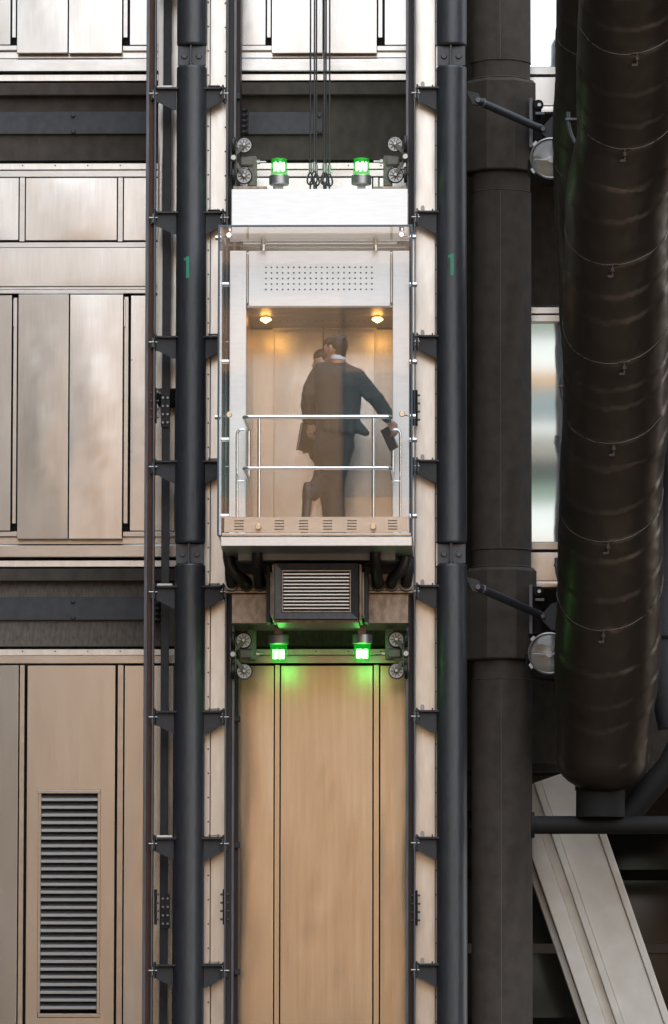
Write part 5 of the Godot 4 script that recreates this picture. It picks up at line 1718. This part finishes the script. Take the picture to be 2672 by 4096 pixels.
func build_people() -> void:
	var za := 0.95
	var floor_y: float = at(1260, 2144, ZG).y
	var p := func(x: float, y: float, z: float) -> Vector3: return at(x, y, z)
	var j := {
		"neck": p.call(1352, 1446, za), "chest": p.call(1352, 1545, za), "waist": p.call(1352, 1668, za), "hip": p.call(1338, 1775, za - 0.02),
		"ls": p.call(1283, 1482, za - 0.03), "le": p.call(1236, 1580, za - 0.02), "lw": p.call(1243, 1690, za - 0.14),
		"rs": p.call(1430, 1506, za), "re": p.call(1500, 1592, za + 0.05), "rw": p.call(1556, 1680, za - 0.02),
		"lh": p.call(1302, 1800, za), "lk": p.call(1292, 1915, za - 0.08), "la": p.call(1246, 1976, za + 0.16), "lt": p.call(1222, 2062, za + 0.22),
		"rh": p.call(1362, 1800, za), "rk": p.call(1334, 1945, za - 0.03), "ra": p.call(1344, 2118, za), "rt": p.call(1330, 2150, za - 0.2),
		"hem_l": p.call(1288, 1800, za), "hem_m": p.call(1380, 1795, za), "hem_r": p.call(1464, 1732, za + 0.03),
		"ld": Vector3(-0.05, -1, -0.1).normalized(), "lp": Vector3(0.6, 0, -0.8), "lts": 1.0, "rd": Vector3(0.45, -0.85, -0.1).normalized(), "rp": Vector3(-0.5, -0.2, -0.8).normalized(), "rts": 1.0,
		"sole_l": Vector3(-0.75, 0.25, 0.55).normalized()}
	j.ra = Vector3(j.ra.x, floor_y + 0.085, j.ra.z)
	j.rt = Vector3(j.rt.x - 0.04, floor_y + 0.035, j.rt.z)
	j.lt = Vector3(j.lt.x, floor_y + 0.055, j.lt.z)
	figure("man in dark suit with his back to the glass, one foot tucked behind", Vector3.ZERO, p.call(1340, 1398, za - 0.02), Vector3(-0.82, -0.05, -0.57).normalized(), j, M.suit)
	var zb := 0.15
	var hx := -62.0
	var k := {}
	for e in ["neck", "chest", "waist", "hip", "ls", "le", "lw", "rs", "re", "rw", "lh", "lk", "rh", "rk"]:
		k[e] = p.call(1340, 1500, zb)
	var b0 := p.call(1292, 1480, zb) as Vector3
	k.neck = p.call(1304, 1500, zb)
	k.chest = p.call(1296, 1590, zb)
	k.waist = p.call(1290, 1700, zb)
	k.hip = p.call(1296, 1805, zb)
	k.ls = p.call(1268, 1530, zb + 0.14)
	k.le = p.call(1232, 1620, zb + 0.16)
	k.lw = p.call(1236, 1745, zb + 0.12)
	k.rs = p.call(1322, 1530, zb - 0.14)
	k.re = p.call(1340, 1625, zb - 0.16)
	k.rw = p.call(1330, 1740, zb - 0.12)
	k.lh = p.call(1300, 1830, zb + 0.08)
	k.rh = p.call(1300, 1830, zb - 0.08)
	k.lk = p.call(1325, 1990, zb + 0.08)
	k.rk = p.call(1325, 1990, zb - 0.08)
	k.la = Vector3(p.call(1338, 2150, zb).x, floor_y + 0.085, zb + 0.07)
	k.ra = Vector3(p.call(1338, 2150, zb).x, floor_y + 0.085, zb - 0.09)
	k.lt = k.la + Vector3(-0.17, -0.05, 0)
	k.rt = k.ra + Vector3(-0.17, -0.05, 0)
	k.hem_l = p.call(1290, 1850, zb + 0.05)
	k.hem_r = p.call(1300, 1850, zb - 0.05)
	k.hem_m = k.hem_r
	k.ld = Vector3(0, -1, 0)
	k.lp = Vector3(-0.8, 0, -0.4).normalized()
	k.lts = 1.0
	k.rd = Vector3(0, -1, 0)
	k.rp = Vector3(-1, 0, 0)
	k.rts = -1.0
	k.sole_l = Vector3.DOWN
	figure("dark haired person in navy jacket half hidden behind the man in the lift", Vector3.ZERO, p.call(1300, 1452, zb), Vector3(-0.96, -0.03, 0.12).normalized(), k, M.suit_navy)
	# what they hold
	var hand: Vector3 = j.lw + j.ld * 0.09
	var rb := thing("ring_binder", "black ring binder held low in the man's left hand", "binder", hand)
	var bs := Basis(Vector3.BACK, -0.17) * Basis(Vector3.UP, 0.5)
	var bc: Vector3 = p.call(1226, 1752, za - 0.2)
	for d in [-0.016, 0.016]:
		piece(rb, "cover", box(0.20, 0.235, 0.004, 0.001), M.binder_cover, Transform3D(bs, bc + bs * Vector3(0.03, 0, d)))
	piece(rb, "pages", box(0.185, 0.222, 0.024, 0.001), M.paper, Transform3D(bs, bc + bs * Vector3(0.03, 0, 0)))
	piece(rb, "spine", box(0.004, 0.235, 0.036, 0.001), M.binder_cover, Transform3D(bs, bc + bs * Vector3(0.132, 0, 0)))
	var fo := thing("document_folder", "brown document folder held in the man's right hand at the handrail", "folder", j.rw)
	var fb := Basis(Vector3.BACK, 0.42) * Basis(Vector3.UP, -0.7)
	var fc: Vector3 = p.call(1558, 1755, za - 0.12)
	for d in [-0.006, 0.006]:
		piece(fo, "cover", box(0.10, 0.20, 0.003, 0.001), M.rail_rust, Transform3D(fb, fc + fb * Vector3(0, 0, d)))
	piece(fo, "sheets", box(0.094, 0.192, 0.008, 0.001), M.paper, Transform3D(fb, fc))
